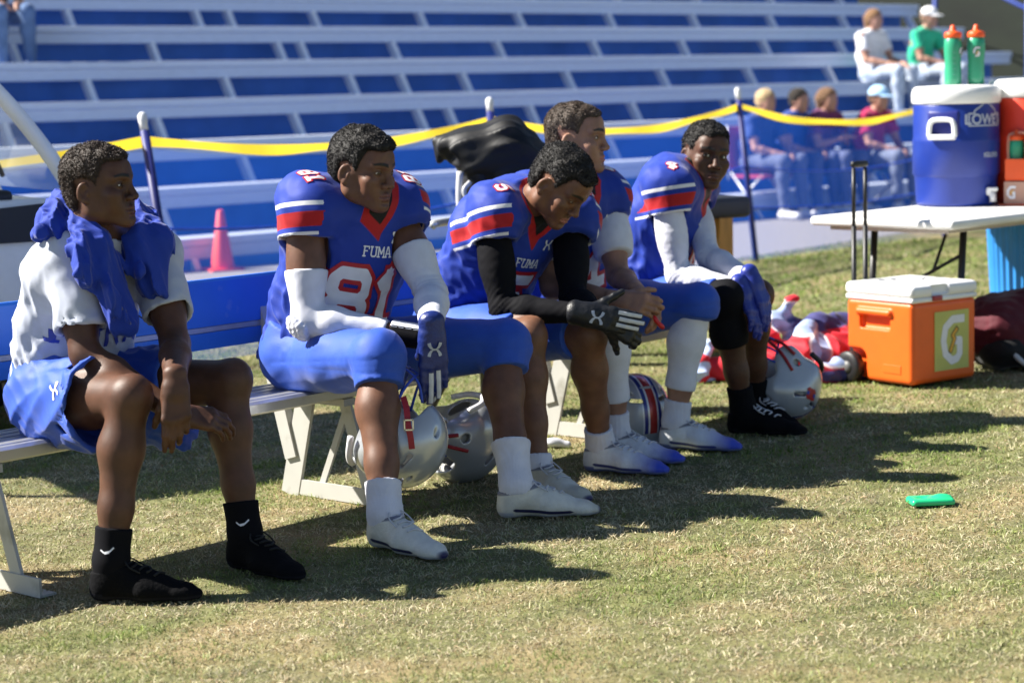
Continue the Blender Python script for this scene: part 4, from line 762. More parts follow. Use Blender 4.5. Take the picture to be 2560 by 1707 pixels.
# ---- number 81
def player81():
    p = Person(JT['p81'], 1.04, 1.04, look(57, -7, 2) + (0.96,), 'seated player in blue jersey 81 with white arm sleeves and play card on wrist', GRP); j = p.J
    p.slouch = 0.02; p.body(M['skin81'], dict(nose=1.15, jaw=1.05, lips=1.0, open=0.85, gaze=(0.15, 1, -0.05))); p.hair(dict(thick=0.026, seed=2, curls=9000, curl=0.0036), M['hair81'])
    jo, bv = jersey(p, '81', 0.94, seed=11, sl=0.072, belly=0.085, vdrop=-0.008, stand=0.05, vsl=0.95, ringo=0.05); jersey_print(p, jo, bv, '81', up=0.11)
    pants(p, 0.085, 0.085, seed=21)
    arm_sleeve(p, 'R', M['white'], 0.56, 1.93, 0.006, bumps=True); arm_sleeve(p, 'L', M['white'], 0.50, 1.90, 0.006)
    a, b = j['elR'], j['wrR']; d = nrm(b - a)
    wb, wv, wq = p.part('wrist_coach', [(cone(b - d * 0.03, b + d * 0.10, 0.041, 0.040, (Z, 0.92)), 0.0)], 0.004, M['black'], planes=[(b + d * 0.085, d), (b - d * 0.005, -d)]); wbv = bvh(wv, wq)
    nz = nrm(np.cross(d, np.cross(Z - 0.7 * ID, d)))
    decal('play_card', wb, wbv, b + d * 0.042, d, nz, [(-0.92, 0, 0.92, 0, 0.42)], 0.052, M['print_white'], lift=0.003)
    tx = [(x0, y, x0 + l, y, 0.012) for y in np.linspace(-0.32, 0.32, 8) for x0, l in ((-0.82, 0.34), (-0.40, 0.3), (0.0, 0.36), (0.45, 0.3))]
    decal('card_text', wb, wbv, b + d * 0.042, d, nz, tx, 0.052, M['print_grey'], lift=0.0042, cell=0.0009)
    gm = M['glove81']; hl = hand_prims(j['wrL'] - Z * 0.012, -Z + 0.02 * IR, -ID + 0.25 * IR, -1, 0.10, 1.06, 0.0015, spread=0.035, thumb=-Z * 0.8 - IR * 0.25 + ID * 0.75); glove_make(p, 'L', hl, gm, M['gl_white'], -ID + 0.25 * IR, logo=1)
    wr = b + d * 0.105 - Z * 0.025; hr = hand_prims(wr, nrm(d * 0.15 - Z + 0.2 * ID), nrm(V + Z * 0.1), 1, 0.35, 1.04, 0.0015); glove_make(p, 'R', hr, gm, M['gl_white'], V)
    for q in 'RL': p.sock(q, M['sock'], -0.04, 0.135 if q == 'L' else 0.095, 0.010, warp=knit); p.shoe(q, M['cleat81'], M['lace'], 0)
    return p
def glove_make(p, q, hp, m, fm, bk, logo=0, fingers=(1, 2), full=False):
    pr, ch = hp; o, v, qf = p.part('glove', pr, 0.0026, m); bv = bvh(v, qf); n = nrm(bk)
    for i in fingers:                                     # pale printed panels on the finger backs
        c = ch[i]; a = c[0] + (c[1] - c[0]) * 0.25; e = c[3]; ax = nrm(e - a); L_ = np.linalg.norm(e - a)
        decal('finger_panel', o, bv, (a + e) / 2, ax, n, [(-0.46, 0, 0.54, 0, 0.075)], L_, fm, lift=0.0012, cell=0.0022)
    if logo:
        k = (ch[1][0] + ch[2][0]) / 2; w = np.mean([x[0] for x, _ in [(c_, 0) for c_ in [hp[1][1]]]], axis=0); w0 = p.J['wr' + q]; d = nrm(k - w0)
        decal('glove_logo', o, bv, w0 + (k - w0) * 0.55, np.cross(d, n) if logo == 1 else d, n, GL['logo'], 0.040, M['print_grey'], lift=0.0045)
    return o
M['glove81'] = mat('navy_glove', (0.010, 0.024, 0.15), 0.4, 0.15, 40, 0.3, 70, spec=0.5); M['gl_white'] = mat('glove_silver', (0.55, 0.57, 0.62), 0.3, 0.05); M['glovek'] = mat('black_glove', (0.007, 0.008, 0.011), 0.45, 0.1, 40, 0.3, 70, spec=0.4); M['glove7'] = mat('blue_glove', (0.02, 0.035, 0.26), 0.4, 0.1, 40, 0.2, 70)
# ---- number 5
def player5():
    p = Person(JT['p5'], 1.0, 1.0, look(57, -42, 4) + (0.98,), 'seated player in blue jersey 5 bowing his head, black sleeves and black gloves', GRP); j = p.J
    p.body(M['skin5'], dict(nose=1.05, jaw=1.0, lips=0.95, open=0.3, gaze=(0, 1, -0.5))); p.hair(dict(thick=0.021, seed=5, curls=8000, curl=0.0036), M['hair5'])
    jo, bv = jersey(p, '5', 1.0, seed=31, sl=0.075, vdrop=0.02); jersey_print(p, jo, bv, '5')
    pants(p, -0.055, -0.05, seed=41)
    for q in 'RL': arm_sleeve(p, q, M['black'], 0.18, 1.97, 0.005, seed=8)
    dr = nrm(IR - 0.22 * Z - 0.10 * ID); w = j['wrR'] + dr * 0.012
    hr = hand_prims(w, dr, -ID + 0.12 * Z + 0.1 * IR, 1, 0.2, 1.0, 0.0026, spread=0.012, thumb=IR * 0.88 + Z * 0.48 + ID * 0.15, tcurl=0.05, curls=(0.16, 0.20, 0.24, 0.30)); glove_make(p, 'R', hr, M['glovek'], M['gl_white'], -ID, logo=2, fingers=(0, 1, 2))
    dl = nrm(IR - 0.55 * Z + 0.2 * ID); hl = hand_prims(j['wrL'] + dl * 0.012, dl, -ID + 0.3 * Z, -1, 0.65, 0.96, 0.0015, spread=0.0); glove_make(p, 'L', hl, M['glovek'], M['gl_white'], -ID, fingers=())
    for q in 'RL': p.sock(q, M['sock'], -0.04, 0.06 if q == 'L' else 0.03, 0.009, warp=knit)
    p.shoe('R', M['cleat81'], M['lace'], 0); p.shoe('L', M['cleatb'], M['lace'], 0); return p
# ---- number 4, hands clasped
def player4():
    p = Person(JT['p4'], 1.0, 1.0, look(72, 0, 0) + (0.99,), 'seated player in blue jersey 4 with white tee sleeve, bare hands holding a red mouthguard', GRP); j = p.J
    dl = nrm(j['wrL'] - j['elL']); dr = nrm(j['wrR'] - j['elR'])
    hl = hand_prims(j['wrL'], nrm(dl + 0.5 * IR - 0.55 * Z), nrm(IR * 0.75 - ID * 0.4 + Z * 0.5), -1, 0.75, 0.98, curls=(0.62, 0.75, 0.8, 0.85)); hr = hand_prims(j['wrR'], nrm(dr + 0.7 * IR - 0.1 * Z), nrm(-ID + 0.3 * Z), 1, 0.7, 0.98)
    p.body(M['skin4'], dict(nose=1.0, jaw=1.02, lips=0.95, open=0.7, gaze=(0, 1, 0)), [hl, hr]); p.hair(dict(thick=0.014, seed=9, curls=8000, curl=0.0028), M['hair4'])
    jo, bv = jersey(p, '4', 1.0, seed=51, sl=0.075, vdrop=0.02); jersey_print(p, jo, bv, '4', sh='L')
    arm_sleeve(p, 'L', M['white'], 0.2, 0.72, 0.020, name='tee_sleeve'); arm_sleeve(p, 'R', M['white'], 0.2, 0.72, 0.020, name='tee_sleeve')
    pants(p, 0.03, 0.03, seed=61)
    for q in 'RL':
        p.sock(q, M['white'], 0.115, 0.40, 0.006, name='calf_sleeve'); p.sock(q, M['sock'], -0.04, 0.075, 0.009, warp=knit); p.shoe(q, M['cleatb'], M['lace'], 0)
    g = MB(); c = hl[1][1][1]; g.tube(spl([c + (-0.012, -0.012, 0.02), c + (0.0, -0.016, 0.002), c + (0.022, -0.012, -0.022)], 8), [0.006, 0.008, 0.009, 0.008, 0.007, 0.008, 0.009, 0.006], 8)
    o = g.build('mouthguard', mat('red_rubber', (0.55, 0.01, 0.012), 0.35), None, True); tag(o, 'small red mouthguard pinched in the bare fingers of player 4', 'mouthguard'); return p
# ---- last player, looking at the camera
def player7():
    p = Person(JT['p7'], 0.98, 0.98, look(17, -3, 8) + (1.0,), 'farthest seated player, face turned to the camera, white long sleeves and black knee sleeve', GRP); j = p.J
    p.body(M['skin7'], dict(nose=1.1, jaw=0.94, lips=1.05, open=0.95, gaze=(0.35, 1, 0))); p.hair(dict(thick=0.014, seed=13, curls=4500, curl=0.0060, strand=0.001), M['hair7'])
    jo, bv = jersey(p, '4', 1.0, seed=71, sl=0.075, vdrop=0.03); jersey_print(p, jo, bv, '4', sh='R')
    pants(p, -0.03, -0.03, seed=81)
    for q in 'RL': arm_sleeve(p, q, M['white'], 0.15, 1.97, 0.006, seed=18)
    dr = nrm(V * 0.5 - Z + 0.1 * U); hr = hand_prims(j['wrR'] + V * 0.012, dr, nrm(V + 0.4 * Z), 1, 0.25, 1.0, 0.0015); glove_make(p, 'R', hr, M['glove7'], M['gl_white'], V, fingers=())
    hl = hand_prims(j['wrL'] + V * 0.012, dr, nrm(V + 0.4 * Z), -1, 0.25, 1.0, 0.0015); glove_make(p, 'L', hl, M['glove7'], M['gl_white'], V, fingers=())
    k = j['kneR']; ax = nrm(j['ankR'] - k); th = nrm(k - j['hipR'])
    p.part('knee_sleeve', [(pcut(c, (k - th * 0.07, -th)), kk) for c, kk in p.leg('R', 0.012, True, False)] + [(pcut(c, (k + ax * 0.17, ax)), kk) for c, kk in p.leg('R', 0.010, False, True)], 0.005, M['black'])
    for q in 'RL': p.sock(q, M['bsock'], -0.04, 0.075, 0.009, warp=knit); p.shoe(q, M['shoek'], M['lace'], 0)
    return p
# ---- player in the white tee
def nk_(p): return p.J['neck']
def player1():
    p = Person(JT['p1'], 0.97, 1.02, look(74, 4, 0) + (0.91,), 'seated player in white tee and blue shorts, blue jersey slung around his neck', GRP); j = p.J
    hl = hand_prims(j['wrL'], nrm(-Z + 0.02 * IR - 0.25 * ID), nrm(-ID + IR * 0.25), -1, 0.32, 0.97, curls=(0.30, 0.42, 0.5, 0.55), thumb=-Z * 0.9 - IR * 0.45 + ID * 0.1)
    hr = hand_prims(j['wrR'], nrm(IR - 0.22 * Z + 0.35 * ID), nrm(-ID * 0.6 + Z * 0.7), 1, 0.45, 0.97)
    p.body(M['skin1'], dict(nose=1.1, jaw=0.98, lips=1.1, open=0.6, gaze=(0, 1, 0)), [hl, hr]); p.hair(dict(thick=0.017, seed=17, curls=7500, curl=0.0042), M['hair1'])
    # tee
    S = p.spine; L, Fd, T = p.L, p.Fd, p.T; r = p.s * p.m; P = [(cone(S(-0.12), S(0.35), 0.128 * r, 0.119 * r, (L, 1.38)), 0.0), (cone(S(0.35), S(0.72), 0.119 * r, 0.124 * r, (L, 1.43)), 0.03), (cone(S(0.72), S(0.93), 0.122 * r, 0.092 * r, (L, 1.5)), 0.03)]
    for q in 'RL':
        a, b = j['sh' + q], j['el' + q]; d = nrm(b - a); P += [(ell(a, (0.072 * r,) * 3), 0.04), (cone(j['neck'] - T * 0.04, a, 0.062, 0.068 * r), 0.04), (pcut(cone(a, b, 0.068 * r, 0.069 * r), (a + d * 0.20, d)), 0.025)]
    cuts = [(cone(j['neck'] - T * 0.005, j['neck'] + T * 0.1 + Fd * 0.02, 0.064, 0.08), 0.006)] + [(cone(j['sh' + q] + nrm(j['el' + q] - j['sh' + q]) * 0.17, j['el' + q], 0.056 * r, 0.060 * r), 0.006) for q in 'RL']
    def wr(X):
        h = (X - j['pel']) @ T; w = np.clip(1.15 - h / 0.45, 0.25, 1.0); return w * (0.010 * np.abs(snoise(X, 0.12, 91, (nrm(L + 0.7 * T), 0.95))) - 0.005 + 0.006 * np.abs(snoise(X, 0.06, 92, (nrm(L - 0.6 * T), 0.94))) - 0.003)
    o, v, qf = p.part('tee_shirt', P, 0.0058, M['tee'], cuts=cuts, planes=[(S(-0.10), -nrm(T + Z * 0.2))], warp=wr); tb = bvh(v, qf)
    decal('tee_letters', o, tb, S(0.46) + Fd * 0.05, L, Fd, word('FORK', 0.86), 0.082, M['print_blue'], sx=1.05)
    # shorts
    P = [(cone(S(-0.02), S(0.15), 0.125 * r, 0.122 * r, (L, 1.42)), 0.0)] + [(ell(j['hip' + q] - Fd * 0.03, (0.112 * r, 0.125 * r, 0.102 * r), p.R), 0.04) for q in 'RL']; cuts = []
    for q, fr in (('R', 0.66), ('L', 0.60)):
        h, k = j['hip' + q], j['kne' + q]; th = nrm(k - h); e = h + (k - h) * fr; P.append((pcut(cone(h - Z * 0.005, e + th * 0.1 - Z * 0.02, 0.108 * r, 0.120 * r, (Z, 1.12)), (e, th)), 0.04)); cuts.append((cone(e - th * 0.05 - Z * 0.012, e + th * 0.15 - Z * 0.02, 0.098 * r, 0.112 * r, (Z, 1.12)), 0.006))
    e = j['hipL'] + (j['kneL'] - j['hipL']) * 0.55; th = nrm(j['kneL'] - j['hipL']); P.append((pcut(cone(e - th * 0.12 - Z * 0.05 - L * 0.03, e + th * 0.12 - Z * 0.085 - L * 0.03, 0.085, 0.085, (Z, 1.25)), (e + th * 0.03, th)), 0.04))
    def wr2(X): return 0.009 * np.abs(snoise(X, 0.10, 95, (nrm(j['kneR'] - j['hipR'] + 0.3 * Z), 0.95))) - 0.004 + 0.004 * np.abs(snoise(X, 0.05, 96, (nrm(j['kneR'] - j['hipR'] - 0.3 * Z), 0.93)))
    o, v, qf = p.part('shorts', P, 0.0055, M['shorts'], cuts=cuts, warp=wr2); sb = bvh(v, qf); th = nrm(j['kneR'] - j['hipR'])
    decal('shorts_logo', o, sb, j['hipR'] + (j['kneR'] - j['hipR']) * 0.54 + np.cross(th, Z) * 0.05, nrm(th * 0.9 + Z * 0.5), nrm(np.cross(th, Z) + 0.9 * Z), GL['logo'], 0.036, M['print_white'])
    # jersey slung round the neck: a roll behind it, one bunch over each side of the chest and a hanging tail
    A_ = at_w; rg = np.random.default_rng(12)
    q = [(cone(A_(182, 492, -0.04), A_(255, 500, -0.06), 0.036, 0.036), 0.0), (cone(A_(255, 500, -0.06), A_(345, 545, 0.03), 0.036, 0.038), 0.02), (cone(A_(182, 492, -0.04), A_(140, 550, 0.0), 0.038, 0.042), 0.02), (cone(A_(140, 555, 0.0), A_(98, 588, 0.0), 0.034, 0.013), 0.015), (cone(A_(150, 572, 0.03), A_(222, 586, 0.10), 0.038, 0.036), 0.02), (cone(A_(185, 530, 0.02), A_(228, 610, 0.12), 0.034, 0.040), 0.02),
         (cone(A_(228, 620, 0.12), A_(228, 682, 0.145), 0.046, 0.036), 0.02), (cone(A_(262, 650, 0.14), A_(303, 812, 0.185), 0.026, 0.026, (L, 1.45)), 0.015), (cone(A_(345, 545, 0.03), A_(378, 612, 0.13), 0.040, 0.050), 0.02), (cone(A_(378, 612, 0.13), A_(372, 704, 0.155), 0.054, 0.036), 0.02), (cone(A_(330, 590, 0.13), A_(345, 660, 0.15), 0.030, 0.030), 0.02)]
    def ridge(a0, a1, w0, w1, sp, n, r=0.011):
        for i in range(n):
            x0, y0 = np.array(a0) + rg.normal(0, 10, 2); x1, y1 = np.array(a1) + rg.normal(0, sp, 2); xm, ym = (x0 + x1) / 2 + rg.normal(0, 9), (y0 + y1) / 2; wm = (w0 + w1) / 2 + 0.045; q.append((cone(A_(x0, y0, w0 + 0.02), A_(xm, ym, wm), r * 0.8, r), 0.012)); q.append((cone(A_(xm, ym, wm), A_(x1, y1, w1 + 0.03), r, r * 0.7), 0.012))
    ridge((185, 500), (125, 580), -0.03, 0.0, 14, 5); ridge((195, 545), (228, 690), 0.04, 0.145, 20, 6); ridge((350, 560), (375, 710), 0.07, 0.155, 24, 8); ridge((262, 660), (300, 810), 0.135, 0.185, 9, 3, 0.008)
    f = field_of(q, 0.0045, 0.03); f.d -= 0.004; f.cut(cone(nk_(p) - T * 0.05, nk_(p) + T * 0.12 + Fd * 0.05, 0.058, 0.066), 0.01); f.cut(cone(A_(160, 585, 0.07), A_(210, 600, 0.20), 0.012, 0.024), 0.01)
    f.warp(lambda X: 0.014 * np.abs(snoise(X, 0.085, 98, (nrm(Fd * 0.7 - T), 0.96))) + 0.006 * np.abs(snoise(X, 0.04, 97, (nrm(Fd * 0.5 - T + 0.4 * L), 0.93))) - 0.010); v, qf = f.mesh(); o = mk('slung_jersey', v, qf, M['drape'], None, True); tag(o, 'crumpled blue jersey slung around the neck of the white tee player', 'jersey')
    for q in 'RL':
        o, v, qf = p.sock(q, M['bsock'], -0.04, 0.085, 0.009); sb = bvh(v, qf); a = j['ank' + q]
        decal('sock_mark', o, sb, a + Z * 0.035, IR, -ID, [(-.5, .10, -.2, -.12, .05), (-.2, -.12, .15, -.05, .09), (.15, -.05, .5, .25, .06)], 0.034, M['print_white']); p.shoe(q, M['shoek'], M['klace'], 0)
    return p
# ------------------------------------------------------------------ props
def plain(n, c, r=0.4, **k): return mat(n, c, r, k.pop('var', 0.05), k.pop('scale', 12), k.pop('bump', 0.03), k.pop('bscale', 60), **k)
def text_mesh(txt, size, o, ex, ey, m, name, parent, depth=0.0008, bold=0.0, bv=None, sx=1.0):
    c = bpy.data.curves.new('txt', 'FONT'); c.body = txt; c.size = size; c.align_x = 'CENTER'; c.align_y = 'CENTER'; c.offset = bold; c.fill_mode = 'FRONT'
    t = bpy.data.objects.new('txt', c); COL.objects.link(t); dg = bpy.context.evaluated_depsgraph_get(); me = bpy.data.meshes.new_from_object(t.evaluated_get(dg)); bpy.data.objects.remove(t)
    ez = np.cross(ex, ey); Vs = []
    for v in me.vertices:
        p = np.asarray(o, float) + ex * v.co.x * sx + ey * v.co.y
        if bv is not None:
            h = bv.ray_cast(Vector(p + ez * 0.15), Vector(-ez), 0.4); p = np.array(h[0]) + ez * 0.0015 if h[0] is not None else p
        Vs.append(p + ez * depth)
    F = [tuple(p.vertices) for p in me.polygons]; bpy.data.meshes.remove(me)
    if not F: return None
    return mk(name, Vs, F, m, parent, False)
# ---- helmets
def helmet_meshes():
    r = np.array((0.114, 0.134, 0.122)); f = Fld((-0.14, -0.165, -0.165), (0.14, 0.165, 0.15), 0.0036)
    f.add(ell((0, 0, 0), r), 0); f.add(ell((0, -0.055, -0.055), (0.098, 0.072, 0.072)), 0.04)
    for s in (-1, 1): f.add(ell((s * 0.078, 0.040, -0.085), (0.034, 0.058, 0.058)), 0.05)
    for s in (-1, 1): f.cut(cone((s * 0.055, 0.10, 0.075), (s * 0.062, -0.11, 0.072), 0.005, 0.005), 0.01)      # moulded ridges
    inner = Fld(f.lo, f.lo + (f.n - 1) * f.h + 1e-6, f.h); inner.d = -(f.d + 0.010); n = tuple(min(a, b) for a, b in zip(inner.d.shape, f.d.shape))
    f.d = np.maximum(f.d, inner.d)
    f.cut(rbox((0, 0.13, -0.075), (0.094, 0.11, 0.085), None, 0.03), 0.008)                                          # face opening
    f.plane((0, 0, -0.135), (0, -0.25, -1)); f.cut(ell((0, -0.03, -0.17), (0.085, 0.10, 0.05)), 0.01)
    for s in (-1, 1):
        f.cut(ell((s * 0.115, 0.005, -0.068), (0.04, 0.016, 0.013)), 0.003); f.cut(rbox((s * 0.105, -0.03, 0.045), (0.05, 0.024, 0.006), np.array(Matrix.Rotation(0.3, 3, 'X')), 0.004), 0.003); f.cut(rbox((s * 0.05, -0.115, 0.055), (0.02, 0.06, 0.006), None, 0.004), 0.003)
    v, q = f.mesh(); x = np.abs(v[:, 0]); up = np.where((v[:, 2] > -0.06), 0, 1.0) ; out = np.where(np.linalg.norm(v / (r - 0.005), axis=1) > 0.99, 0.0, 1.0)
    shell = (v, q, dict(s_red=x - 0.014 + up + out, s_wht=np.abs(x - 0.017) - 0.003 + up + out, s_navy=np.abs(x - 0.0265) - 0.0065 + up + out, s_w2=np.abs(x - 0.0355) - 0.0025 + up + out))
    p = Fld((-0.12, -0.14, -0.14), (0.12, 0.14, 0.13), 0.006)
    for s in (-1, 1):
        p.add(ell((s * 0.082, 0.03, -0.075), (0.020, 0.042, 0.042)), 0.0); p.add(ell((s * 0.085, -0.03, 0.0), (0.017, 0.04, 0.045)), 0)
    p.add(ell((0, -0.10, -0.06), (0.07, 0.02, 0.05)), 0); p.add(ell((0, 0.095, 0.045), (0.06, 0.018, 0.025)), 0); p.add(ell((0, -0.02, 0.09), (0.06, 0.07, 0.016)), 0); p.plane((0, 0, -0.125), (0, 0, -1))
    pads = p.mesh(); m = MB(); R_ = 0.0042
    for z, yy, sp in ((-0.062, 0.185, 1.0), (-0.105, 0.190, 1.0), (-0.148, 0.165, 0.92)):
        m.tube(spl([(-0.098 * sp, 0.075, z + 0.012), (-0.088 * sp, 0.13, z), (-0.045, yy - 0.006, z), (0, yy, z), (0.045, yy - 0.006, z), (0.088 * sp, 0.13, z), (0.098 * sp, 0.075, z + 0.012)], 25), R_, 8)
    for x_ in (-0.04, 0.04): m.tube(spl([(x_ * 1.0, 0.128, -0.005), (x_, 0.172, -0.045), (x_, 0.186, -0.10), (x_, 0.165, -0.148)], 14), R_, 8)
    for s in (-1, 1): m.tube(spl([(s * 0.098, 0.075, -0.05), (s * 0.100, 0.082, -0.10), (s * 0.092, 0.08, -0.138)], 8), R_, 8)
    mask = (np.vstack(m.V), m.F); st = MB()
    for s in (-1, 1):
        for z0, z1 in ((-0.03, -0.145), (-0.095, -0.155)): st.tube(spl([(s * 0.118, 0.02, z0), (s * 0.112, 0.07, (z0 + z1) / 2), (s * 0.06, 0.115, z1)], 9), 0.0062, 6)
    st.add(*_cup()); strap = (np.vstack(st.V), st.F); b = MB()
    b.tube(spl([(-0.085, -0.055, -0.128), (-0.06, -0.105, -0.112), (0, -0.128, -0.104), (0.06, -0.105, -0.112), (0.085, -0.055, -0.128)], 21), 0.010, 8); bump = (np.vstack(b.V), b.F); return shell, pads, mask, strap, bump
def _cup():
    m = MB().sphere((0, 0.125, -0.155), (0.062, 0.026, 0.022), 16, 8); return m.V[0], m.F
HM = None
def helmet(loc, fwd, up, label, stripes=True, bumper_col=(0.75, 0.75, 0.75), shell_c=(0.42, 0.44, 0.47), straps=True, text=None, tcol=None, decal_side=0, sc=1.0, logo=False):
    global HM
    if HM is None: HM = helmet_meshes()
    f = nrm(fwd); u = nrm(np.asarray(up) - f * (np.asarray(up) @ f)); r = np.cross(f, u); R = np.stack([r, f, u], 1)
    t = thing('football_helmet', label, 'helmet', loc, 'helmets around the bench'); sh, pads, mask, strap, bump = HM; W = lambda v: (np.asarray(v) * sc) @ R.T + np.asarray(loc)
    m = mat('helmet_silver', shell_c, 0.28, 0.04, 20, metal=0.35, spec=0.6, coat=0.5, dirt=((0.30, 0.28, 0.24), 0.25, 12, 0.62))
    if stripes: m2 = MATS.get('helmet_striped') or paint(mat('helmet_striped', shell_c, 0.28, 0.04, 20, metal=0.2, spec=0.6, coat=0.5), [('s_w2', 0, (0.75, 0.75, 0.75), 0.0008), ('s_navy', 0, (0.02, 0.03, 0.22), 0.0008), ('s_wht', 0, (0.75, 0.75, 0.75), 0.0008), ('s_red', 0, (0.42, 0.02, 0.015), 0.0008)])
    so_ = mk('shell', W(sh[0]), sh[1], m2 if stripes else m, t, True, attrs=sh[2]); mk('padding', W(pads[0]), pads[1], plain('helmet_pad', (0.42, 0.42, 0.40), 0.8), t, True)
    mk('face_mask', W(mask[0]), mask[1], plain('mask_blue', (0.02, 0.06, 0.42), 0.3), t, True)
    if straps: mk('chin_strap', W(strap[0]), strap[1], plain('strap_red', (0.35, 0.012, 0.02), 0.5), t, True)
    bo = mk('neck_bumper', W(bump[0]), bump[1], plain('bumper_%.2f' % bumper_col[0], bumper_col, 0.5), t, True)
    if text: text_mesh(text, 0.022, np.asarray(loc) + R @ np.array((0, -0.142, -0.104)) * sc, -r, u, tcol, 'bumper_text', bo, 0.002)
    if logo:
        bv = bvh(W(sh[0]), sh[1]); n = r * 1.0; decal('shield_red', so_, bv, np.asarray(loc) + r * 0.1 * sc - f * 0.075 * sc + u * 0.03 * sc, f, n, [(-.35, .35, .35, -.35, .16), (-.35, -.35, .35, .35, .16), (0, -.4, 0, .4, .2)], 0.05, M['print_red']); decal('shield_blue', so_, bv, np.asarray(loc) + r * 0.1 * sc - f * 0.075 * sc + u * 0.03 * sc, f, n, [(-.3, -.1, -.3, .15, .1), (.3, -.1, .3, .15, .1)], 0.05, M['print_blue'], lift=0.004)
    return t
def helmets():
    w = at_w(1012, 1106, 0.40); t = helmet(w, nrm(np.array((0.50, 0.05, 0.82))), nrm(np.array((0.78, -0.22, -0.50))), 'silver helmet held upside down by its blue mask between player 81\'s legs', False)
    D = (w - CAM) @ FW - 0.128; sm = plain('strap_red', (0.35, 0.012, 0.02), 0.5); q = [at_depth(1008, 992, D + 0.03), at_depth(1016, 1020, D + 0.012), at_depth(1020, 1060, D), at_depth(1026, 1090, D), at_depth(1030, 1122, D + 0.004)]
    sb = MB(); pp = spl(q, 14)
    for i in range(13): sb.bar(pp[i], pp[i + 1], 0.017, 0.004, -FW)
    so_ = sb.build('loose_strap', sm, t); bu = MB(); c_ = at_depth(1022, 1062, D - 0.005)
    for dx, dz, w_, h_ in ((0, 0.014, 0.026, 0.004), (0, -0.014, 0.026, 0.004), (-0.012, 0, 0.004, 0.030), (0.012, 0, 0.004, 0.030)): bu.box(c_ + (dx, 0, dz), (w_, 0.003, h_))
    bu.build('buckle', plain('buckle_steel', (0.7, 0.7, 0.72), 0.25, metal=0.8), so_)
    g = at_z(1165, 1200); helmet(g + Z * 0.118, nrm(np.array((-0.68, -0.2, -0.42))), nrm(np.array((0.55, 0.30, -0.65))), 'silver helmet lying on its side on the grass, open end up, under the bench', False, text='Riddell', tcol=plain('bumper_maroon', (0.20, 0.01, 0.03)))
    g = at_z(1592, 1108); helmet(g + Z * 0.128, nrm(np.array((-0.35, 0.80, 0.10))), nrm(np.array((0.05, -0.2, 1.0))), 'silver helmet with red and navy crown stripe standing behind player 5\'s foot', True)
    g = at_z(1962, 1052); helmet(g + Z * 0.124, nrm(np.array((-0.88, -0.12, 0.28))), nrm(np.array((0.02, -0.38, -0.85))), 'silver helmet tipped over beside the farthest player\'s black shoe', True, (0.012, 0.012, 0.014), text='schutt', tcol=M['print_white'], logo=True)
helmets()
# ---- small things on the grass
def cloth_lump(name, prims, h, m, warp, label, cat, attrs=None):
    f = field_of(prims, h, 0.03); f.warp(warp); f.plane((0, 0, 0.002), (0, 0, -1)); v, q = f.mesh(); o = mk(name, v, q, m, None, True, attrs=attrs(v) if attrs else None); return tag(o, label, cat)
g = at_z(1368, 1120); cloth_lump('towel', [(cone(g + (-0.04, 0.02, 0.015), g + (0.02, 0.0, 0.02), 0.020, 0.016, (IR, 1.4)), 0.0), (cone(g + (-0.03, 0.03, 0.03), g + (-0.02, 0.03, 0.05), 0.022, 0.010), 0.02), (cone(g + (0.02, 0, 0.012), g + (0.075, -0.01, 0.012), 0.018, 0.012), 0.02)], 0.004, M['white'], lambda X: 0.006 * snoise(X, 0.05, 3, (nrm((1, 0.2, 0)), 0.8)), 'small white towel crumpled on the grass under the bench', 'towel')
def green_lid():
    c = at_z(2326, 1263) + Z * 0.004; m = bpy.data.materials.new('green_plastic'); m = plain('green_plastic', (0.02, 0.50, 0.20), 0.25, spec=0.6); f = Fld(c + (-0.10, -0.07, -0.02), c + (0.10, 0.07, 0.06), 0.0028)
    R = np.array(Matrix.Rotation(0.1, 3, 'Z')); f.add(rbox(c + Z * 0.010, (0.066, 0.040, 0.012), R, 0.011), 0.0); f.add(ell(c + np.array((0.035, 0.004, 0.016)), (0.030, 0.026, 0.014), R), 0.01); f.cut(ell(c + np.array((-0.026, -0.002, 0.034)), (0.022, 0.02, 0.018), R), 0.004); f.plane(c + Z * 0.002, -Z); v, q = f.mesh()
    o = mk('mouthguard_case', v, q, m, None, True); tag(o, 'bright green plastic mouthguard case lying on the open grass', 'case')
green_lid()
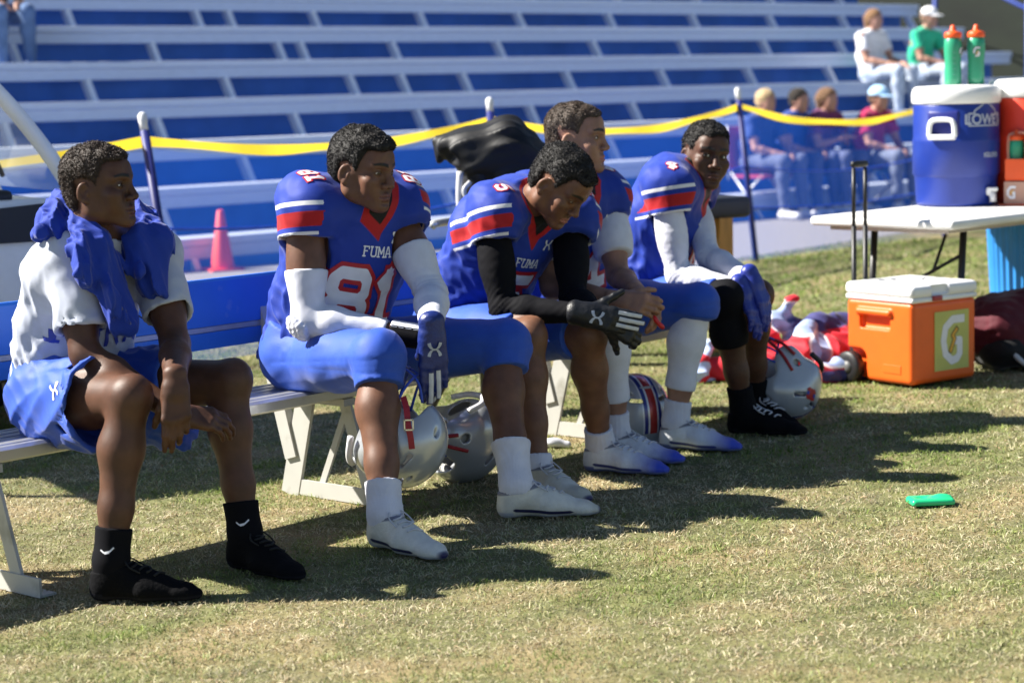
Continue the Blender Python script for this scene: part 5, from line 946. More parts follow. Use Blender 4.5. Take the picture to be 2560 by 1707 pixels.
# ---- rolling cooler
def rolling_cooler():
    N0 = at_z(2281, 975); e1 = nrm(np.array((0.815, 0.579, 0))); e2 = nrm(np.array((-0.579, 0.815, 0))); A, B_ = 0.385, 0.375; c = N0 + e1 * A / 2 + e2 * B_ / 2; R = np.stack([e1, e2, Z], 1); P = lambda x, y, z: N0 + e1 * x + e2 * y + Z * z
    org = plain('cooler_orange', (0.80, 0.12, 0.012), 0.38, spec=0.45); wht = plain('cooler_white', (0.80, 0.80, 0.80), 0.35); blk = plain('black_plastic', (0.012, 0.012, 0.013), 0.45)
    t = thing('rolling_cooler', 'square orange rolling cooler with white lid beside the table', 'cooler', c * (1, 1, 0))
    f = Fld(c + (-0.36, -0.36, -0.02), c + (0.36, 0.36, 0.42), 0.0045); f.add(rbox(P(A / 2, B_ / 2, 0.185), (A / 2, B_ / 2, 0.170), R, 0.022), 0)
    f.cut(rbox(P(0.0, B_ * 0.56, 0.268), (0.022, 0.085, 0.034), R, 0.010), 0.004); f.add(rbox(P(0.002, B_ * 0.56, 0.305), (0.020, 0.10, 0.014), R, 0.012), 0.012)                # side hand hold
    f.cut(rbox(P(0.0, B_ - 0.03, 0.05), (0.045, 0.085, 0.095), R, 0.04), 0.01); f.cut(rbox(P(A, B_ - 0.03, 0.05), (0.045, 0.085, 0.095), R, 0.04), 0.01); v, q = f.mesh(); body = mk('body', v, q, org, t, True)
    MB().box(P(A / 2, B_ / 2, 0.362), (A + 0.004, B_ + 0.004, 0.020), R, 0.006).build('rim', wht, t, True)
    f = Fld(c + (-0.36, -0.36, 0.33), c + (0.36, 0.36, 0.47), 0.0045); f.add(rbox(P(A / 2, B_ / 2, 0.397), (A / 2 + 0.006, B_ / 2 + 0.006, 0.026), R, 0.020), 0); f.cut(rbox(P(A / 2, B_ / 2, 0.425), (A / 2 - 0.07, B_ / 2 - 0.06, 0.008), R, 0.006), 0.006); f.cut(rbox(P(A / 2 - 0.03, 0.0, 0.40), (0.05, 0.012, 0.02), R, 0.008), 0.006); v, q = f.mesh(); mk('lid', v, q, wht, t, True)
    MB().box(P(A / 2 - 0.05, -0.004, 0.366), (0.055, 0.012, 0.022), R, 0.004).build('latch', plain('latch_red', (0.35, 0.03, 0.04), 0.4), t, True)
    for s, x in (('a', -0.012), ('b', A + 0.012)):
        w = MB(); cc = P(x, B_ - 0.035, 0.066); Rw = frame(Z, e1); Rw = np.stack([e2, Z, e1], 1)
        w.lathe(cc, [(0.030, -0.022), (0.060, -0.024), (0.066, -0.016), (0.066, 0.016), (0.060, 0.024), (0.030, 0.022)], 32, Rw); wo = w.build('wheel', blk, t, True); MB().lathe(cc, [(0.006, -0.030), (0.026, -0.026), (0.028, 0.0), (0.026, 0.026), (0.006, 0.030)], 20, Rw).build('hub', plain('hub_grey', (0.10, 0.10, 0.10), 0.5), wo, True)
    # telescopic handle on the far side
    top = at_depth(2160, 402, 8.62); hz = top[2]
    for x in (A * 0.30, A * 0.50 + 0.0): pass
    a = at_depth(2141, 720, 8.62); b = at_depth(2178, 720, 8.62); k = np.array([0, 0, 1.0]); bx = P(A * 0.5, B_ + 0.012, 0.0); l = nrm((b - a) * (1, 1, 0)); hw = 0.034
    base = P(0.10, B_ + 0.018, 0.03)
    mb = MB()
    for s in (-1, 1): p = base + e1 * s * hw; mb.tube([p, p + Z * 0.62], 0.0105, 10); mb.tube([p + Z * 0.62, p + Z * (hz - 0.05)], 0.0085, 10)
    mb.build('handle_tubes', blk, t, True); MB().box(base + Z * (hz - 0.035), (hw * 2 + 0.026, 0.024, 0.028), R, 0.010).build('handle_grip', blk, t, True)
    for s in (-1, 1): MB().box(base + e1 * s * hw + Z * 0.08, (0.03, 0.03, 0.12), R, 0.006).build('handle_bracket', blk, t, True)
    # printed panel with the G and bolt on the near-right face
    o = P(A * 0.60, -0.0022, 0.185); st = plain('label_lime', (0.50, 0.50, 0.13), 0.5); lab = MB().box(o, (0.205, 0.002, 0.245), R, 0.0).build('label_panel', st, body)
    pl = MB().add([o - e1 * 0.2 - Z * 0.2 - e2 * 0.0012, o + e1 * 0.2 - Z * 0.2 - e2 * 0.0012, o + e1 * 0.2 + Z * 0.2 - e2 * 0.0012, o - e1 * 0.2 + Z * 0.2 - e2 * 0.0012], [(0, 1, 2, 3)]); pb = bvh(pl.V[0], pl.F)
    GG = path([(.30, .44), (.02, .44), (-.20, .28), (-.26, 0), (-.20, -.28), (.0, -.44), (.16, -.40), (.24, -.30), (.24, -.02), (.10, -.02)], 0.085)
    decal('letter_g', lab, pb, o, e1, -e2, GG, 0.195, M['print_white'], lift=0.0006); decal('bolt', lab, pb, o, e1, -e2, path([(.14, .22), (.02, .10), (.08, .02), (-.04, -.22)], 0.035), 0.195, plain('bolt_orange', (0.70, 0.35, 0.03)), edge=0.02, em=M['print_black'], lift=0.0012)
    MB().box(P(-0.001, B_ * 0.30, 0.075), (0.003, 0.10, 0.035), R, 0.001).build('maker_plate', org, body)
rolling_cooler()
# ---- folding table and what stands on it
TZ = 0.668; TL, TN = at_z(2023, 541, TZ), at_z(2402, 553, TZ); tV = nrm((TN - TL) * (1, 1, 0)); tU = nrm(np.cross(Z, tV)); tU = tU if tU @ U > 0 else -tU; TW = 0.74; TLn = 1.83; TN = TL + tV * TW
def folding_table():
    wht = plain('table_white', (0.78, 0.77, 0.74), 0.5, dirt=((0.60, 0.57, 0.5), 0.4, 6, 0.55)); blk = plain('table_leg_black', (0.012, 0.012, 0.013), 0.4); R = np.stack([tV, tU, Z], 1); P = lambda x, y, z: TL + tV * x + tU * y + Z * (z - TL[2])
    t = thing('folding_table', 'white plastic folding table holding the drink coolers', 'table', P(TW / 2, TLn / 2, 0))
    MB().box(P(TW / 2, TLn / 2, TZ - 0.020), (TW, TLn, 0.040), R, 0.016, 3).build('table_top', wht, t, True); MB().box(P(TW / 2, TLn / 2, TZ - 0.050), (TW - 0.13, TLn - 0.13, 0.022), R, 0.004).build('under_frame', plain('frame_tan', (0.42, 0.36, 0.32)), t)
    for y, dy in ((0.30, -0.05), (TLn - 0.30, 0.05)):
        for x in (0.14, TW - 0.14): MB().tube([P(x, y, TZ - 0.05), P(x, y + dy, 0.0)], 0.0155, 10).build('leg', blk, t, True)
        MB().tube([P(0.14, y + dy * 0.85, 0.10), P(TW - 0.14, y + dy * 0.85, 0.10)], 0.012, 8).build('cross_bar', blk, t, True)
        c1 = P(TW / 2, y + (0.22 if dy < 0 else -0.22), 0.50)
        g = MB(); g.tube([P(TW - 0.14, y + dy * 0.3, 0.50), P(TW * 0.56, y + dy * 0.45, 0.40), P(0.15, y + dy * 0.7, 0.22)], 0.008, 8); g.tube([P(TW * 0.62, y + dy * 0.4, 0.42), P(TW / 2, y - dy * 5, TZ - 0.05)], 0.008, 8); g.build('brace', blk, t, True)
folding_table()
def drum_cooler(name, c, r, h, m, lidm, label, marks=None):
    t = thing(name, label, 'cooler', c); k = h / 0.52; n = 96
    prof = [(r * 0.82, 0.0), (r * 0.90, 0.004), (r * 0.92, 0.02), (r * 0.955, 0.125 * k), (r * 0.965, 0.130 * k), (r * 1.0, 0.138 * k), (r * 1.0, 0.275 * k), (r * 1.005, 0.285 * k), (r * 0.985, 0.292 * k), (r * 0.985, 0.43 * k), (r * 0.97, 0.436 * k)]
    mb = MB(); mb.lathe(c, prof, n); Vs = np.vstack(mb.V); d = Vs - c; a = np.arctan2(d[:, 1], d[:, 0]); z = d[:, 2]; rib = ((z > 0.139 * k) & (z < 0.274 * k)); s = 1 + 0.010 * np.where(rib, np.sign(np.sin(a * 48)), 0); Vs[:, :2] = c[:2] + d[:, :2] * s[:, None]
    body = mk('body', Vs, mb.F, m, t, True)
    for p in body.data.polygons: p.use_smooth = True
    MB().lathe(c + Z * 0.437 * k, [(r * 0.985, 0.0), (r * 1.02, 0.008), (r * 1.025, 0.045 * k), (r * 0.99, 0.066 * k), (r * 0.93, 0.075 * k), (r * 0.6, 0.078 * k), (0.02, 0.080 * k)], 64).build('lid', lidm, t, True)
    return t, body
def table_drinks():
    bl_ = plain('cooler_blue', (0.008, 0.030, 0.24), 0.4, spec=0.5, dirt=((0.03, 0.07, 0.32), 0.3, 5, 0.55)); wl = plain('cooler_lid', (0.80, 0.80, 0.79), 0.4); h0 = TZ + 0.002
    c = at_z(2390, 512, h0); t, body = drum_cooler('drum_cooler', c, 0.200, 0.560, bl_, wl, 'tall blue drum cooler with white lid and handle standing on the table'); top = h0 + 0.437 * 525 / 520 + 0.08
    e = nrm(np.array((-0.50, -0.86, 0))); s = np.cross(Z, e); mb = MB()          # swing handle facing left
    o = c + e * 0.212 + Z * 0.365; mb.tube(spl([o - s * 0.060 - Z * 0.042, o - s * 0.056 + Z * 0.012, o - s * 0.036 + Z * 0.034, o + s * 0.036 + Z * 0.034, o + s * 0.056 + Z * 0.012, o + s * 0.060 - Z * 0.042], 30), 0.0115, 10); mb.bar(o - s * 0.064 - Z * 0.044, o + s * 0.064 - Z * 0.044, 0.024, 0.024, Z, 0.006); mb.build('carry_handle', wl, t, True)
    R = np.stack([s, e, Z], 1); MB().box(c + e * 0.168 + Z * 0.385, (0.15, 0.06, 0.115), R, 0.012).build('handle_recess', plain('recess_blue', (0.012, 0.018, 0.17)), t, True)
    bv = BVHTree.FromObject(body, bpy.context.evaluated_depsgraph_get()) if False else bvh(np.array([v.co for v in body.data.vertices]) + np.array(c), [tuple(p.vertices) for p in body.data.polygons])
    f2 = nrm(np.array((0.50, -0.86, 0))); s2 = np.cross(f2, -Z); s2 = np.cross(Z, f2); o = c + f2 * 0.20 + Z * 0.405
    gr = M['print_grey']; decal('house_outline', body, bv, o, s2, f2, path([(-.95, -.38), (-.95, .22), (-.68, .22), (-.68, .36), (0, .80), (.68, .36), (.68, .22), (.95, .22), (.95, -.38)], 0.035, True), 0.092, gr, cell=0.0020)
    text_mesh("LOWE'S", 0.064, o + Z * -0.008, s2, Z, gr, 'store_name', body, bv=bv, bold=0.0016, sx=0.95); text_mesh('IGLOO', 0.030, c + f2 * 0.18 + Z * 0.235 + s2 * 0.03, s2, Z, gr, 'maker_name', body, bv=bv, bold=0.001)
    sp = c + nrm(np.array((0.62, -0.78, 0))) * 0.192 + Z * 0.065; m2 = MB(); m2.lathe(sp, [(0.018, -0.02), (0.018, 0.02)], 16, frame(Z, f2)); m2.bar(sp + f2 * 0.02, sp + f2 * 0.025 - Z * 0.045, 0.022, 0.02); m2.box(sp + f2 * 0.018 + Z * 0.012, (0.05, 0.02, 0.018), None, 0.004); m2.build('spigot', wl, t, True)
    # bottles on the lid
    gm = plain('bottle_green', (0.03, 0.30, 0.16), 0.3, spec=0.6); om = plain('cap_orange', (0.85, 0.10, 0.015), 0.4); zt = h0 + (0.437 + 0.079) * 560 / 520
    def bottle(b, label, a, grp, lg=True, sc=1.0):
        t = thing('squeeze_bottle', label, 'bottle', b, grp); sc = sc * 1.12; pr = [(0.030, 0.0), (0.0345, 0.004), (0.035, 0.03), (0.0335, 0.08), (0.0335, 0.10), (0.0365, 0.135), (0.0370, 0.160), (0.0352, 0.190), (0.030, 0.196)]
        o = MB().lathe(b, [(r * sc, z * sc) for r, z in pr], 32).build('bottle_body', gm, t, True); MB().lathe(b + Z * 0.196 * sc, [(x * sc, z * sc) for x, z in ((0.0345, 0.0), (0.0355, 0.002), (0.0355, 0.018), (0.031, 0.024), (0.014, 0.028), (0.013, 0.036), (0.0105, 0.040), (0.0095, 0.050), (0.003, 0.053))], 28).build('cap', om, t, True)
        if lg:
            f_ = nrm(np.array((math.sin(a), -math.cos(a), 0))); s_ = np.cross(Z, f_); bv_ = bvh(np.array([v.co for v in o.data.vertices]) + np.array(b), [tuple(p.vertices) for p in o.data.polygons]); GG = path([(.22, .36), (-.02, .40), (-.22, .2), (-.24, -.05)], 0.08) + path([(-.05, -.36), (.20, -.30), (.22, -.06), (.06, -.06)], 0.08)
            decal('letter_g', o, bv_, b + Z * 0.135 * sc, s_, f_, GG, 0.05, M['print_white'], edge=0.03, em=M['print_black']); decal('bolt', o, bv_, b + Z * 0.132 * sc, s_, f_, path([(.12, .16), (-.02, 0), (.06, -.06), (-.05, -.2)], 0.04), 0.045, plain('bolt_orange', (0.70, 0.35, 0.03)), lift=0.005)
            gq = MB()
            for k in range(5): ff = nrm(np.array((math.sin(a - 1.0), -math.cos(a - 1.0), 0))); gq.box(b + ff * 0.036 * sc + Z * (0.05 + 0.025 * k), (0.010, 0.003, 0.0012), frame(ff))
            gq.build('fill_marks', M['print_grey'], o)
    d1 = (c - CAM) @ FW
    for px, a, lb in ((2382, 0.95, 'green squeeze bottle with orange cap, left of the two on the blue cooler'), (2440, -0.15, 'green squeeze bottle with orange cap, right of the two on the blue cooler')):
        b = at_depth(px, 203, d1); b[2] = zt; bottle(b, lb, a, 'bottles on the blue cooler')
    # red cooler behind
    c2 = at_z(2590, 500, h0); c2 = at_depth(2588, 494, 9.4); c2[2] = h0; rm = plain('cooler_red', (0.75, 0.045, 0.015), 0.4, spec=0.5); drum_cooler('drum_cooler', c2, 0.215, 0.585, rm, wl, 'red orange drum cooler with white lid behind the blue one')
    # carton and bottle carrier at the table's near edge
    eR = np.stack([tV, tU, Z], 1); b0 = at_z(2560, 512, h0); cn = thing('drink_carton', 'tan drink carton with printed letter standing right of the blue cooler', 'box', b0); cm = plain('carton_tan', (0.52, 0.30, 0.22), 0.7); yaw = np.array(Matrix.Rotation(rad(-28), 3, 'Z')); RR = yaw
    w_ = MB(); w_.box(b0 + Z * 0.055, (0.16, 0.11, 0.108), RR, 0.002); co = w_.build('carton_body', cm, cn); fz = RR @ np.array((0, -1, 0)); sx_ = RR @ np.array((1, 0, 0)); oo = b0 + Z * 0.06 + fz * 0.0565 - sx_ * 0.045
    MB().box(b0 + Z * 0.004, (0.20, 0.15, 0.006), RR, 0.001).build('tray', plain('tray_orange', (0.75, 0.12, 0.03)), cn)
    pl = MB().add([oo - sx_ * .2 - Z * .2, oo + sx_ * .2 - Z * .2, oo + sx_ * .2 + Z * .2, oo - sx_ * .2 + Z * .2], [(0, 1, 2, 3)]); pb = bvh(pl.V[0], pl.F)
    decal('letter_g', co, pb, oo, sx_, fz, path([(.25, .40), (-.05, .40), (-.25, .15), (-.25, -.15), (-.05, -.40), (.22, -.40), (.22, -.02), (.05, -.02)], 0.1), 0.06, M['print_white']); decal('bolt', co, pb, oo, sx_, fz, path([(.2, .2), (-.05, .05), (.05, 0), (-.1, -.2)], 0.06), 0.05, plain('bolt_orange', (0.70, 0.35, 0.03)), lift=0.0035)
    b1 = b0 + Z * 0.112
    ca = thing('bottle_carrier', 'orange bottle carrier with raised handle on top of the tan carton', 'carrier', b1); g2 = MB(); g2.box(b1 + Z * 0.006, (0.15, 0.10, 0.008), RR, 0.002)
    for s in (-1, 1): g2.bar(b1 + RR @ np.array((0.0, s * 0.052, 0.01)), b1 + RR @ np.array((0.0, s * 0.052, 0.10)), 0.15, 0.004, RR @ np.array((0, 1, 0)))
    g2.build('basket', om, ca); MB().tube(spl([b1 + RR @ np.array(p) for p in ((-0.07, 0, 0.01), (-0.072, 0, 0.18), (-0.05, 0, 0.215), (0.05, 0, 0.215), (0.072, 0, 0.18), (0.07, 0, 0.01))], 24), 0.008, 8).build('handle', plain('carrier_handle', (0.75, 0.30, 0.20)), ca, True)
    for i, x in enumerate((-0.036, 0.036)): bottle(b1 + RR @ np.array((x, 0, 0.0105)), ('green squeeze bottle with orange cap standing in the carrier, left one', 'green squeeze bottle with orange cap standing in the carrier, right one')[i], 0.3, 'bottles in the carrier', False, 0.80)
table_drinks()
# ---- bin, duffel bag, bag heap
def bin_():
    c = at_depth(2572, 760, 9.75); c[2] = 0; t = thing('ribbed_bin', 'light blue ribbed plastic bin behind the table leg', 'bin', c); m = plain('bin_blue', (0.045, 0.30, 0.78), 0.35); n = 160; mb = MB(); mb.lathe(c, [(0.165, 0.0), (0.168, 0.02), (0.200, 0.58), (0.206, 0.585), (0.206, 0.61), (0.198, 0.61)], n, None, False); Vs = np.vstack(mb.V); d = Vs - c; a = np.arctan2(d[:, 1], d[:, 0]); s = 1 + np.where((d[:, 2] > 0.015) & (d[:, 2] < 0.582), 0.035 * np.cos(a * 32), 0); Vs[:, :2] = c[:2] + d[:, :2] * s[:, None]
    mk('bin_wall', Vs, mb.F, m, t, True); MB().lathe(c, [(0.0, 0.012), (0.16, 0.012)], 40, None, False).build('bin_floor', m, t)
bin_()
def duffel():
    c = at_depth(2560, 880, 8.75); c[2] = 0; m = cloth('duffel_maroon', (0.075, 0.006, 0.014), 0.7); k = cloth('duffel_black', (0.008, 0.008, 0.009), 0.7); a = nrm(np.array((0.9, 0.42, 0))); b = np.cross(Z, a); R = np.stack([a, b, Z], 1); t = thing('duffel_bag', 'dark maroon and black duffel bag on the grass right of the orange cooler', 'bag', c)
    f = field_of([(cone(c - a * 0.16 + Z * 0.17, c + a * 0.32 + Z * 0.21, 0.150, 0.165, (b, 1.15)), 0.0), (ell(c + a * 0.05 + Z * 0.12, (0.32, 0.2, 0.125), R), 0.05)], 0.008, 0.04); f.warp(lambda X: 0.010 * snoise(X, 0.16, 4, (a, 0.7)) + 0.004 * snoise(X, 0.06, 5)); f.plane((0, 0, 0.0), -Z); v, q = f.mesh(); mk('bag_body', v, q, m, t, True)
    f = field_of([(ell(c - a * 0.19 + Z * 0.095 - b * 0.05, (0.09, 0.15, 0.095), R), 0.0), (ell(c - a * 0.02 + Z * 0.06 - b * 0.19, (0.16, 0.05, 0.062), R), 0.05)], 0.007, 0.03); f.warp(lambda X: 0.006 * snoise(X, 0.1, 7)); f.plane((0, 0, 0.0), -Z); v, q = f.mesh(); mk('end_pocket', v, q, k, t, True)
    MB().tube(spl([c - a * 0.22 + Z * 0.15 - b * 0.14, c - a * 0.20 + Z * 0.07 - b * 0.20, c - a * 0.12 + Z * 0.012 - b * 0.23, c - a * 0.05 + Z * 0.01 - b * 0.24], 14), 0.012, 6).build('strap', plain('strap_grey', (0.5, 0.5, 0.52), 0.7), t, True)
duffel()
def heap():
    g = at_z(1990, 950); ax = nrm(np.array((0.94, 0.34, 0))); bx = np.cross(Z, ax); HS = 1.55; B = lambda x, y, z: g + (ax * x + bx * y + Z * z) * np.array((HS, HS, 0.98))
    red = paint(cloth('heap_red', (0.55, 0.02, 0.035), 0.65), [('pipe', 0.014, (0.75, 0.75, 0.78), 0.003), ('pale', 0.0, (0.30, 0.38, 0.62), 0.003), ('dark', 0.0, (0.05, 0.05, 0.17), 0.004)])
    P = [(cone(B(-0.10, 0.10, 0.10), B(0.07, 0.14, 0.33), 0.085, 0.018, (bx, 1.3)), 0.0), (cone(B(-0.10, 0.08, 0.06), B(0.20, 0.10, 0.09), 0.10, 0.09, (bx, 1.3)), 0.03), (cone(B(0.02, 0.0, 0.10), B(0.05, 0.02, 0.20), 0.085, 0.05), 0.03), (cone(B(0.06, 0.13, 0.22), B(0.24, 0.16, 0.18), 0.045, 0.06), 0.04), (cone(B(-0.28, 0.12, 0.03), B(-0.08, 0.08, 0.06), 0.04, 0.07, (bx, 1.6)), 0.04), (cone(B(0.0, -0.08, 0.04), B(0.20, -0.06, 0.05), 0.05, 0.06), 0.04)]
    def wr(X): n = snoise(X, 0.16, 12); return 0.020 * np.abs(snoise(X, 0.15, 11)) + 0.010 * np.abs(n) - 0.012
    def at(v):
        q = (v - g) / np.array((HS, HS, 0.98)); x, y, z = q @ ax, q @ bx, q[:, 2]; s = snoise(v, 0.3, 14) * 0.02; pale = np.minimum(np.sqrt(((x - 0.085) / 0.050) ** 2 + ((z - 0.13) / 0.070) ** 2) - 1, np.sqrt(((x - 0.02 - 0.30 * (z - 0.2)) / 0.05) ** 2 + ((z - 0.255) / 0.05) ** 2) - 1) * 0.06 + s; dark = np.minimum(np.sqrt(((x - 0.17) / 0.10) ** 2 + ((z - 0.225) / 0.05) ** 2) - 1, np.sqrt(((x - 0.10) / 0.09) ** 2 + ((z - 0.03) / 0.035) ** 2) - 1) * 0.05 + s; return dict(pale=pale, pipe=np.abs(pale) + 0.004, dark=dark)
    cloth_lump('pinnie_heap', P, 0.0065, red, wr, 'heap of red cloth with pale blue and white panels left of the orange cooler', 'cloth heap', at)
    g2 = at_z(1775, 955); pb = paint(cloth('heap_pale', (0.45, 0.56, 0.80), 0.65), [('stripe', 0.022, (0.55, 0.02, 0.035), 0.003)]); B2 = lambda x, y, z: g2 + ax * x + bx * y + Z * z
    cloth_lump('pinnie_heap', [(cone(B2(-0.05, 0.03, 0.03), B2(0.02, 0.06, 0.15), 0.05, 0.025, (bx, 1.4)), 0.0), (cone(B2(-0.06, 0.02, 0.02), B2(0.10, 0.02, 0.025), 0.035, 0.035), 0.03)], 0.006, pb, lambda X: 0.012 * np.abs(snoise(X, 0.1, 21)) - 0.004, 'pale blue cloth with red trim on the grass behind the white calf sleeve', 'cloth heap', lambda v: dict(stripe=np.abs(snoise(v, 0.16, 25)) * 0.08))
    c = at_z(1921, 905) + bx * 0.0 + Z * 0.03; R = np.array(Matrix.Rotation(rad(38), 3, nrm(np.array((0.9, 0.3, 0))))) ; o = MB().lathe(c + Z * 0.02, [(0.035, 0.045), (0.042, 0.046), (0.095, 0.006), (0.098, 0.0), (0.090, 0.0), (0.038, 0.040)], 40, R, False).build('disc_cone', plain('cone_orange', (0.85, 0.20, 0.01), 0.45), None, True); tag(o, 'orange disc cone leaning against the red cloth heap', 'cone')
heap()
def cone_():
    c = at_z(557, 677); t = thing('traffic_cone', 'orange traffic cone standing on the track by the bleachers', 'cone', c); m = plain('cone_red', (0.80, 0.075, 0.03), 0.5); MB().lathe(c + Z * 0.02, [(0.088, 0.0), (0.086, 0.012), (0.024, 0.42), (0.016, 0.428), (0.010, 0.42)], 40).build('cone_body', m, t, True); MB().box(c + Z * 0.011, (0.25, 0.25, 0.022), np.array(Matrix.Rotation(0.5, 3, 'Z')), 0.004).build('base', m, t)
cone_()
# ---- cart, black bag on its stand, padded table
def cart():
    f = nrm(np.array((0.86, 0.51, 0))); l = np.cross(Z, f); a0 = at_depth(262, 440, 7.5); o = np.array([a0[0], a0[1], 0]) - f * 0.25; P = lambda x, y, z: o + f * x + l * y + Z * z; R = np.stack([f, l, Z], 1)
    wht = plain('cart_white', (0.85, 0.85, 0.86), 0.35, coat=0.3); blk = plain('cart_black', (0.014, 0.015, 0.020), 0.5); t = thing('golf_cart', 'white golf cart with curved windshield frame parked behind the bench', 'golf cart', P(-1.1, 0.55, 0))
    fl = Fld(P(-0.6, 0.55, 0.5) - (1.0, 1.0, 0.5), P(-0.6, 0.55, 0.5) + (1.1, 1.0, 0.7), 0.014); fl.add(rbox(P(-0.02, 0.55, 0.50), (0.30, 0.55, 0.30), R, 0.10), 0); fl.add(rbox(P(0.12, 0.55, 0.38), (0.30, 0.50, 0.16), R, 0.10), 0.08); fl.add(rbox(P(-0.08, 0.55, 0.83), (0.16, 0.53, 0.07), R, 0.05), 0.06)
    for y in (-0.02, 1.12): fl.cut(cone(P(0.08, y - 0.1, 0.22), P(0.08, y + 0.1, 0.22), 0.27, 0.27), 0.02)
    v, q = fl.mesh(); mk('front_cowl', v, q, wht, t, True)
    MB().box(P(-0.95, 0.55, 0.30), (1.5, 1.05, 0.12), R, 0.03).build('floor_pan', blk, t); MB().box(P(-1.45, 0.55, 0.55), (0.9, 1.06, 0.42), R, 0.08, 3).build('rear_body', wht, t, True)
    MB().box(P(-1.05, 0.55, 0.80), (0.5, 1.0, 0.12), R, 0.04, 3).build('seat_cushion', plain('cart_seat', (0.45, 0.43, 0.40), 0.6), t, True); MB().box(P(-1.32, 0.55, 1.05), (0.12, 1.0, 0.42), R, 0.04, 3).build('seat_back', plain('cart_seat', (0.45, 0.43, 0.40), 0.6), t, True)
    MB().prism([(-0.30, 0.745), (0.06, 0.745), (0.14, 0.77), (0.14, 0.82), (0.02, 0.885), (-0.30, 0.865)], P(0, -0.012, 0), f, Z, l, 0.012).build('side_trim', blk, t); MB().box(P(-0.16, 0.55, 0.91), (0.16, 0.96, 0.05), R, 0.02).build('dash', blk, t, True)
    for y in (0.02, 1.08):
        pts = [P(0.20, y, 0.78), P(0.13, y, 0.92), P(0.02, y, 1.10), P(-0.12, y, 1.28), P(-0.28, y, 1.44), P(-0.46, y, 1.60), P(-0.60, y, 1.74), P(-0.68, y, 1.86)]; MB().tube(spl(pts, 30), 0.030, 12).build('windshield_post', wht, t, True); MB().tube([P(-1.75, y, 0.75), P(-1.80, y, 1.86)], 0.02, 10).build('roof_post', wht, t, True)
    MB().box(P(-1.2, 0.55, 1.89), (1.5, 1.2, 0.06), R, 0.025, 3).build('roof', wht, t, True)
    gl = bpy.data.materials.new('cart_glass'); gl.use_nodes = True; nt = gl.node_tree; b = nt.nodes['Principled BSDF']; b.inputs['Base Color'].default_value = (0.7, 0.85, 0.9, 1); b.inputs['Roughness'].default_value = 0.05; b.inputs['Alpha'].default_value = 0.28; sp = spl([P(0.12, 0, 0.92), P(0.01, 0, 1.10), P(-0.13, 0, 1.28), P(-0.47, 0, 1.60), P(-0.66, 0, 1.84)], 12); Vs = [p + l * y for p in sp for y in (0.05, 1.05)]; MB().add(Vs, [(2 * i, 2 * i + 1, 2 * i + 3, 2 * i + 2) for i in range(11)]).build('windshield', gl, t, True)
    MB().tube([P(-0.02, 0.40, 0.98), P(-0.16, 0.20, 1.20)], 0.010, 6).build('wiper', blk, t, True)
    mm = MB(); mm.box(P(0.15, -0.05, 0.985), (0.05, 0.07, 0.12), R, 0.02); mm.tube([P(0.10, 0.02, 0.94), P(0.13, -0.06, 0.97)], 0.012, 8); mm.build('side_mirror', blk, t, True)
    for x in (0.08, -1.55):
        for y in (0.10, 1.0): w = MB().lathe(P(x, y, 0.22), [(0.08, -0.08), (0.20, -0.085), (0.222, -0.06), (0.222, 0.06), (0.20, 0.085), (0.08, 0.08)], 36, np.stack([f, Z, -l], 1)).build('wheel', blk, t, True); MB().lathe(P(x, y, 0.22), [(0.02, -0.088), (0.11, -0.07), (0.11, 0.07), (0.02, 0.088)], 24, np.stack([f, Z, -l], 1)).build('rim', wht, w, True)
    st = MB(); cst = P(-0.45, 0.80, 1.0); st.tube([cst + 0.17 * (math.cos(i * 0.2094) * l + math.sin(i * 0.2094) * nrm(Z + 0.5 * f)) for i in range(30)], 0.012, 8, True); st.tube([cst, P(-0.18, 0.80, 0.82)], 0.02, 8); st.bar(cst - l * 0.16, cst + l * 0.16, 0.02, 0.03); st.build('steering_wheel', blk, t, True)
cart()
